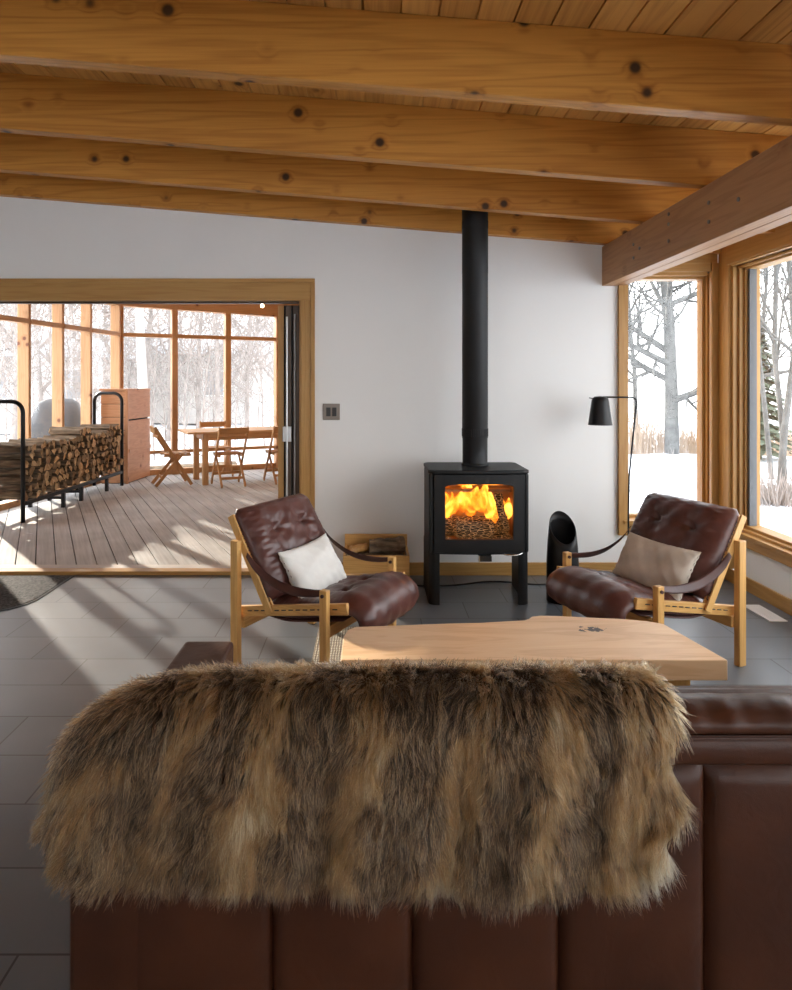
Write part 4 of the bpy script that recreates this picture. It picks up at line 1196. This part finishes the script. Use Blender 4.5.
# ------------------------------------------------------------------ porch table and folding chairs
TBL = PW(0, 0, DZ0)
tleg = Vector((-2.40, 9.50, DZ0))
pt = thing('porch_table', 'long wooden table with folding chairs around it on the porch', 'table', tleg + PU * .72 + PV * .31, RZ)
TW = ((.70, .44, .22), (.50, .27, .11))
tx, ty, tz_ = (wood(*TW, a, .2, .5, 1.4) for a in 'xyz')
MB().box(-.98, .98, -.40, .40, .735, .765).build('tabletop', tx, pt, bevel=.004)
for sx in (-1, 1):
    for sy in (-1, 1): MB().box(sx * .72 - .04, sx * .72 + .04, sy * .31 - .04, sy * .31 + .04, 0, .735).build('leg', tz_, pt, bevel=.004)
for sy in (-1, 1): MB().box(-.68, .68, sy * .31 - .012, sy * .31 + .012, .635, .735).build('apron', tx, pt, bevel=.003)
for sx in (-1, 1): MB().box(sx * .72 - .012, sx * .72 + .012, -.27, .27, .635, .735).build('apron', ty, pt, bevel=.003)
CWD = ((.56, .31, .13), (.36, .17, .06))
cx_, cy_, cz_ = (wood(*CWD, a, .1, .5, 1.4) for a in 'xyz')
fc = thing('folding_chair', 'wooden folding chair seen side on at the left end of the porch table', 'chair', group='folding chairs around the porch table')
for s in (-1, 1):
    MB().bar((-.27, s * .20, .84), (.24, s * .20, .01), .022, .045, (1, 0, .6)).build('back_leg', cz_, fc, bevel=.003)
    MB().bar((.10, s * .165, .43), (-.25, s * .165, .01), .022, .045, (1, 0, .6)).build('front_leg', cz_, fc, bevel=.003)
    MB().box(-.14, .24, s * .165 - .011, s * .165 + .011, .415, .445).build('seat_rail', cx_, fc, bevel=.003)
for k in range(5): MB().box(-.13 + k * .074, -.07 + k * .074, -.185, .185, .446, .462).build('seat_slat', cy_, fc, bevel=.002)
MB().bar((-.262, -.21, .795), (-.262, .21, .795), .02, .085).build('back_slat', cy_, fc, bevel=.003)
MB().bar((-.222, -.21, .70), (-.222, .21, .70), .02, .04).build('back_slat', cy_, fc, bevel=.003)
MB().bar((.15, -.19, .16), (.15, .19, .16), .02, .04).build('stretcher', cy_, fc, bevel=.002)
MB().bar((-.155, -.155, .12), (-.155, .155, .12), .02, .035).build('stretcher', cy_, fc, bevel=.002)
TC = Vector(pt.location)
spots = [(TC - PU * 1.14 - PV * .05, RZ, None),
         (TC - PU * .42 - PV * .50, RZ + PI / 2, 'wooden folding chair with its back to the camera at the porch table'),
         (TC + PU * .36 - PV * .52, RZ + PI / 2, 'wooden folding chair half hidden by the folded door panels'),
         (TC - PU * .35 + PV * .58, RZ - PI / 2, 'wooden folding chair on the far side of the porch table')]
for k, (p, a, lab) in enumerate(spots):
    o = fc if k == 0 else copy_tree(fc)
    o.location = p; o.rotation_euler.z = a
    if lab: o['label'] = lab
# bare bulb under the porch ceiling
bl = thing('hanging_bulb', 'small glowing bulb hanging high in the porch', 'light bulb', (-1.58, 9.5, 2.60))
MB().lathe([(.004, -.035), (.018, -.028), (.024, -.008), (.016, .016), (.011, .03)], 16).build('bulb', emis('bulb_glow', (1, .82, .5), 14), bl, smooth=True)
MB().lathe([(.013, .03), (.013, .06)], 12).build('socket', M['bakelite'], bl)
MB().tube([(0, 0, .06), (0, 0, .378)], .003, 6).build('cord', M['bakelite'], bl)
# ------------------------------------------------------------------ outdoors
def ground_z(x, y):
    z = -.36 + .05 * math.sin(x * .7 + 1) * math.sin(y * .6) + .02 * math.sin(x * 2.3) * math.sin(y * 2.9)
    if x > 3: z += .06 * math.sin(x * 1.3) * math.sin(y * .9 + 1)
    if y > 17 and x > -4: z -= min(1.6, (y - 17) * .16) * min(1, (x + 4) / 6)
    return z
mb = MB()
def gf(u, v):
    x = -45 + 105 * u; y = -25 + 90 * v
    return (x, y, ground_z(x, y))
mb.grid(gf, 170, 150)
gr = mb.build('ground', M['snow'], smooth=True)
tag(gr, 'snow covered ground around the house', 'ground', kind='structure')

def tree_mesh(name, mat, seed, height, r0, levels, lean=0, spread=1.0, nb=(9, 7, 5), droop=0, first=.25, minr=.006, t0=.2, lf=(.38, .58)):
    rnd = random.Random(seed); mb = MB()
    def branch(p, d, ln, r, lev):
        n = 6 if lev == 0 else 4
        path = [p]; rr = [r]; q = p.copy(); dd = d.copy()
        for k in range(n):
            dd = (dd + Vector((rnd.uniform(-1, 1), rnd.uniform(-1, 1), rnd.uniform(-.6, .9))) * (.10 if lev == 0 else .24) + Vector((0, 0, .06 - droop * lev))).normalized()
            q = q + dd * ln / n; path.append(q.copy()); rr.append(max(minr, r * (1 - (.72 if lev == 0 else .8) * (k + 1) / n)))
        mb.tube(path, rr, 7 if lev == 0 else (5 if lev == 1 else 3), cap=False)
        if lev >= levels: return
        m = nb[lev]
        for k in range(m):
            t = (first if lev == 0 else t0) + (1 - (first if lev == 0 else t0)) * (k + rnd.uniform(.1, .9)) / m
            i = min(int(t * n), n - 1); pp = path[i].lerp(path[i + 1], t * n - i)
            ax = (path[i + 1] - path[i]).normalized()
            a = rnd.uniform(0, 2 * PI); side = ax.orthogonal().normalized(); side.rotate(Quaternion(ax, a))
            nd = (ax * rnd.uniform(.35, .9) + side * spread).normalized()
            branch(pp, nd, ln * rnd.uniform(*lf) * (1.15 - .55 * t), max(minr, rr[i] * .55), lev + 1)
    branch(Vector((0, 0, -.1)), Vector((lean, 0, 1)).normalized(), height, r0, 0)
    return mb.build(name, mat, smooth=True)
def put(o, x, y, rz=0, s=1, dz=0):
    o.location = (x, y, ground_z(x, y) + dz); o.rotation_euler.z = rz; o.scale = (s, s, s)
def pxX(px, y): return (px - 372) / 660 * y
# the old tree in the tall window
t = tree_mesh('bare_tree', M['bark'], 12, 10.5, .185, 3, .01, 1.1, (22, 13, 8), first=.13, minr=.007, t0=.06, lf=(.26, .46))
put(t, pxX(672, 17), 17); tag(t, 'large bare tree seen through the tall window beside the lamp', 'tree')
t2 = tree_mesh('bare_tree', M['bark'], 31, 9, .09, 3, -.03, .8, (14, 9, 6), minr=.007, t0=.08, lf=(.25, .4))
put(t2, pxX(640, 21), 21); tag(t2, 'thinner bare tree left of the large tree in the tall window', 'tree')
# trees in the long right window
for k, (px_, yy, sd, r, ln) in enumerate(((779, 10.4, 41, .06, .06), (785, 10.6, 42, .05, -.12), (772, 12.5, 43, .05, .02), (800, 11.5, 44, .06, .0), (764, 18, 45, .07, .02))):
    t = tree_mesh('bare_tree', M['bark'], sd, 7.5, r, 3, ln, .7, (13, 9, 6), minr=.006, t0=.08, lf=(.26, .42))
    put(t, pxX(px_, yy), yy)
    tag(t, ['slim bare trunk rising from the snow mound in the right window', 'leaning bare trunk beside the slim trunk in the right window', 'thin bare tree just left of the trunks in the right window', 'bare tree at the right edge of the right window', 'distant bare tree next to the frame of the right window'][k], 'tree')
# evergreen
mb = MB(); rnd = random.Random(3)
mb.tube([(0, 0, 0), (0, 0, 3.4)], [.06, .01], 6)
for k in range(420):
    h = rnd.uniform(.3, 3.4); L_ = (3.6 - h) * .34 * rnd.uniform(.6, 1); a = rnd.uniform(0, 2 * PI)
    d = Vector((math.cos(a), math.sin(a), -.25)); p = Vector((0, 0, h)); q = p + d * L_
    w = Vector((-math.sin(a), math.cos(a), 0)) * .05 * (1 + L_)
    for j in range(4):
        f_ = (j + .5) / 4; c_ = p.lerp(q, f_); v_ = mb.verts([c_ - w * 1.3, c_ + d * .22, c_ + w * 1.3, c_ - d * .05 + Vector((0, 0, .05))]); mb.face(v_)
ev = mb.build('small_evergreen', M['evergreen']); put(ev, pxX(759, 16), 16)
tag(ev, 'small dark evergreen seen at the left edge of the right window', 'tree')
# snowy brush heap at the trunks
mb = MB(); rnd = random.Random(6)
for k in range(420):
    a = rnd.uniform(0, 2 * PI); r = rnd.uniform(0, .5); b0 = Vector((r * math.cos(a), r * math.sin(a) * .8, 0)); d = Vector((math.cos(a) * .5 + rnd.uniform(-.3, .3), math.sin(a) * .5, rnd.uniform(.5, 1.1))).normalized()
    mb.tube([b0, b0 + d * rnd.uniform(.3, .75)], [.007, .003], 3, cap=False)
br = mb.build('brush_heap', M['twig']); put(br, pxX(779, 10.2), 10.2)
tag(br, 'heap of grey brushwood round the trunks in the right window', 'brush', kind='stuff')
# reeds along the shore
mb = MB(); rnd = random.Random(8)
for k in range(3800):
    y = rnd.uniform(17.2, 21); x = rnd.uniform(5.2, 13.5); h = rnd.uniform(.55, 1.25) * (1.15 if x < 7.8 else .85)
    z0 = ground_z(x, y); dx, dy = rnd.uniform(-.12, .12), rnd.uniform(-.12, .12)
    mb.tube([(x, y, z0), (x + dx * .4, y + dy * .4, z0 + h * .6), (x + dx, y + dy, z0 + h)], [.007, .006, .002], 3, cap=False)
rd = mb.build('shore_reeds', M['reed']); tag(rd, 'dry brown reeds along the snowy shore', 'reeds', kind='stuff')
mb = MB()
for k in range(260):
    y = rnd.uniform(10, 16.5); x = pxX(rnd.uniform(626, 706), y); z0 = ground_z(x, y)
    mb.tube([(x, y, z0), (x + rnd.uniform(-.1, .1), y, z0 + rnd.uniform(.1, .35))], [.005, .002], 3, cap=False)
wd = mb.build('dry_weeds', M['twig']); tag(wd, 'sparse dry weeds poking through the snow', 'weeds', kind='stuff')

# thicket of bare shrubs and trees behind the porch
pr1 = [tree_mesh('bare_shrub', M['twig'], 50 + k, 5.2, .04, 3, rnd.uniform(-.1, .1), .75, (11, 7, 5), first=.06, minr=.007) for k in range(3)]
pr2 = [tree_mesh('thicket_tree', M['twig'], 60 + k, 9.5, .10, 3, rnd.uniform(-.06, .06), .8, (12, 7, 5), first=.15, minr=.009) for k in range(3)]
rnd = random.Random(77); first = set()
def plant(protos, n, pxr, yr, lab, cat, grp, smin, smax):
    for k in range(n):
        pi = k % 3; src = protos[pi]
        if id(src) in first: o = src.copy(); COL.objects.link(o)
        else: o = src; first.add(id(src))
        y = yr[0] + (yr[1] - yr[0]) * (k + rnd.random()) / n
        px_ = pxr[0] + (pxr[1] - pxr[0]) * ((k * .618 + .1) % 1)
        put(o, pxX(px_, y), y, rnd.uniform(0, 6.28), rnd.uniform(smin, smax))
        tag(o, lab, cat, grp)
plant(pr1, 34, (-40, 300), (14, 27), 'bare grey shrub in the thicket beyond the porch glass', 'shrub', 'bare shrubs beyond the porch', .6, 1.0)
plant(pr2, 26, (-20, 310), (18, 36), 'tall bare tree in the thicket beyond the porch glass', 'tree', 'bare trees beyond the porch', .8, 1.25)
# pale birch trunk behind the corner
t = tree_mesh('birch_tree', plain('birch_bark', (.52, .49, .45), .85, var=.2, scale=5), 90, 9, .13, 2, .0, .7, (9, 5, 4), first=.4, minr=.01)
put(t, pxX(149, 15), 15); tag(t, 'pale straight tree trunk just right of the porch corner post', 'tree')

# neighbouring houses with snow on the roof
def house(loc, rz, w, d, h, label):
    b = thing('neighbour_house', label, 'house', (*loc, ground_z(*loc)), rz)
    MB().box(-w / 2, w / 2, -d / 2, d / 2, 0, h).build('wall', M['siding'], b)
    rf_ = MB().prism([(-d / 2 - .5, h - .1), (d / 2 + .5, h - .1), (d / 2 + .5, h + .15), (0, h + d * .22), (-d / 2 - .5, h + .15)], -w / 2 - .4, w / 2 + .4, 'x').build('roof', M['snow'], b)
    k = int(w // 2.4)
    for i in range(k):
        xx = -w / 2 + (i + .5) * w / k
        fr = MB().box(xx - .5, xx + .5, -d / 2 - .05, -d / 2, 1.2, 2.4).build('window', M['white_metal'], b)
        MB().box(xx - .42, xx + .42, -d / 2 - .06, -d / 2 - .051, 1.28, 2.32).build('pane', M['darkpane'], fr)
    return b
house((-15.5, 27), .15, 11, 7, 2.9, 'low neighbouring house with snowy roof seen between the left porch studs')
house((-8.4, 33), -.1, 7, 7, 3.2, 'pale house with snowy roof half hidden behind the thicket')
# grill under a grey cover, outside the left glazing
gc = MB()
sec = []
for z, sx, sy in ((0, .40, .34), (.5, .385, .33), (1.0, .36, .31), (1.12, .34, .30), (1.25, .30, .27), (1.36, .26, .22), (1.42, .18, .15), (1.44, .02, .02)):
    ring = []
    for k in range(28):
        t = 2 * PI * k / 28; c_, s_ = math.cos(t), math.sin(t)
        rr = 1 + .03 * math.sin(7 * t + z * 3) * (1.3 - z * .5)
        ring.append((sx * math.copysign(abs(c_) ** .55, c_) * rr + .04 * (z > 1.1) * z, sy * math.copysign(abs(s_) ** .55, s_) * rr, z))
    sec.append(gc.verts(ring))
for a, b in zip(sec, sec[1:]):
    for k in range(28): gc.face([a[k], a[(k + 1) % 28], b[(k + 1) % 28], b[k]])
gc.face(sec[0][::-1]); gc.face(sec[-1])
g_ = gc.build('covered_grill', M['cover'], smooth=True); put(g_, -5.12, 10.65, .3, 1.12)
tag(g_, 'barbecue under a grey cover outside the left porch glass', 'grill')
# log trunks lying in the snow behind the porch
for k, (px_, yy, zz) in enumerate(((165, 13.2, .12), (170, 13.5, .10))):
    o = MB().tube([(-1.1, 0, 0), (-.4, .03, .01), (.4, -.02, .01), (1.1, .02, 0)], [.13, .125, .12, .12], 10).build('fallen_trunk', M['logbark'])
    o.location = (pxX(px_, yy) + .3, yy, ground_z(pxX(px_, yy), yy) + zz); o.rotation_euler.z = RZ + k * .12
    tag(o, ['snowy log lying on the ground just behind the porch glass', 'second log lying behind the first in the snow'][k], 'log')

# ------------------------------------------------------------------ light, sky, camera
W = bpy.data.worlds.new('overcast_sky'); SC.world = W; W.use_nodes = True
nt = W.node_tree; nt.nodes.clear()
wo = nt.nodes.new('ShaderNodeOutputWorld'); bg = nt.nodes.new('ShaderNodeBackground')
tcw = nt.nodes.new('ShaderNodeTexCoord'); sx = nt.nodes.new('ShaderNodeSeparateXYZ'); cr = nt.nodes.new('ShaderNodeValToRGB')
nt.links.new(tcw.outputs['Generated'], sx.inputs[0]); nt.links.new(sx.outputs[2], cr.inputs[0])
cr.color_ramp.elements[0].position = .0; cr.color_ramp.elements[0].color = (.96, .98, 1, 1)
cr.color_ramp.elements[1].position = .7; cr.color_ramp.elements[1].color = (.86, .93, 1, 1)
nt.links.new(cr.outputs[0], bg.inputs[0]); bg.inputs[1].default_value = SKY
nt.links.new(bg.outputs[0], wo.inputs[0])
sl_ = bpy.data.lights.new('sun', 'SUN'); sl_.energy = SUN; sl_.angle = math.radians(.9); sl_.color = (1, .90, .76)
so = bpy.data.objects.new('sun', sl_); COL.objects.link(so)
el = math.radians(SUN_EL); hd = Vector((.644, -.765, 0)).normalized()
dirv = Vector((hd.x * math.cos(el), hd.y * math.cos(el), -math.sin(el)))
so.rotation_euler = dirv.to_track_quat('-Z', 'Y').to_euler(); so.location = (-20, 25, 12)

cam = bpy.data.cameras.new('camera'); co = bpy.data.objects.new('camera', cam); COL.objects.link(co)
co.location = (0, 0, 1.48); co.rotation_euler = (PI / 2, 0, 0)
cam.sensor_fit = 'HORIZONTAL'; cam.sensor_width = 36; cam.lens = 36 * 660 / 792
cam.shift_x = 24 / 792; cam.shift_y = -112 / 792
cam.clip_start = .05; cam.clip_end = 300
SC.camera = co
SC.view_settings.view_transform = 'Standard'; SC.view_settings.look = 'None'
SC.view_settings.gamma = 1; SC.view_settings.use_curve_mapping = False
SC.view_settings.exposure = EXPO
SC.cycles.use_denoising = True
SC.cycles.max_bounces = 12; SC.cycles.diffuse_bounces = 6; SC.cycles.transparent_max_bounces = 24
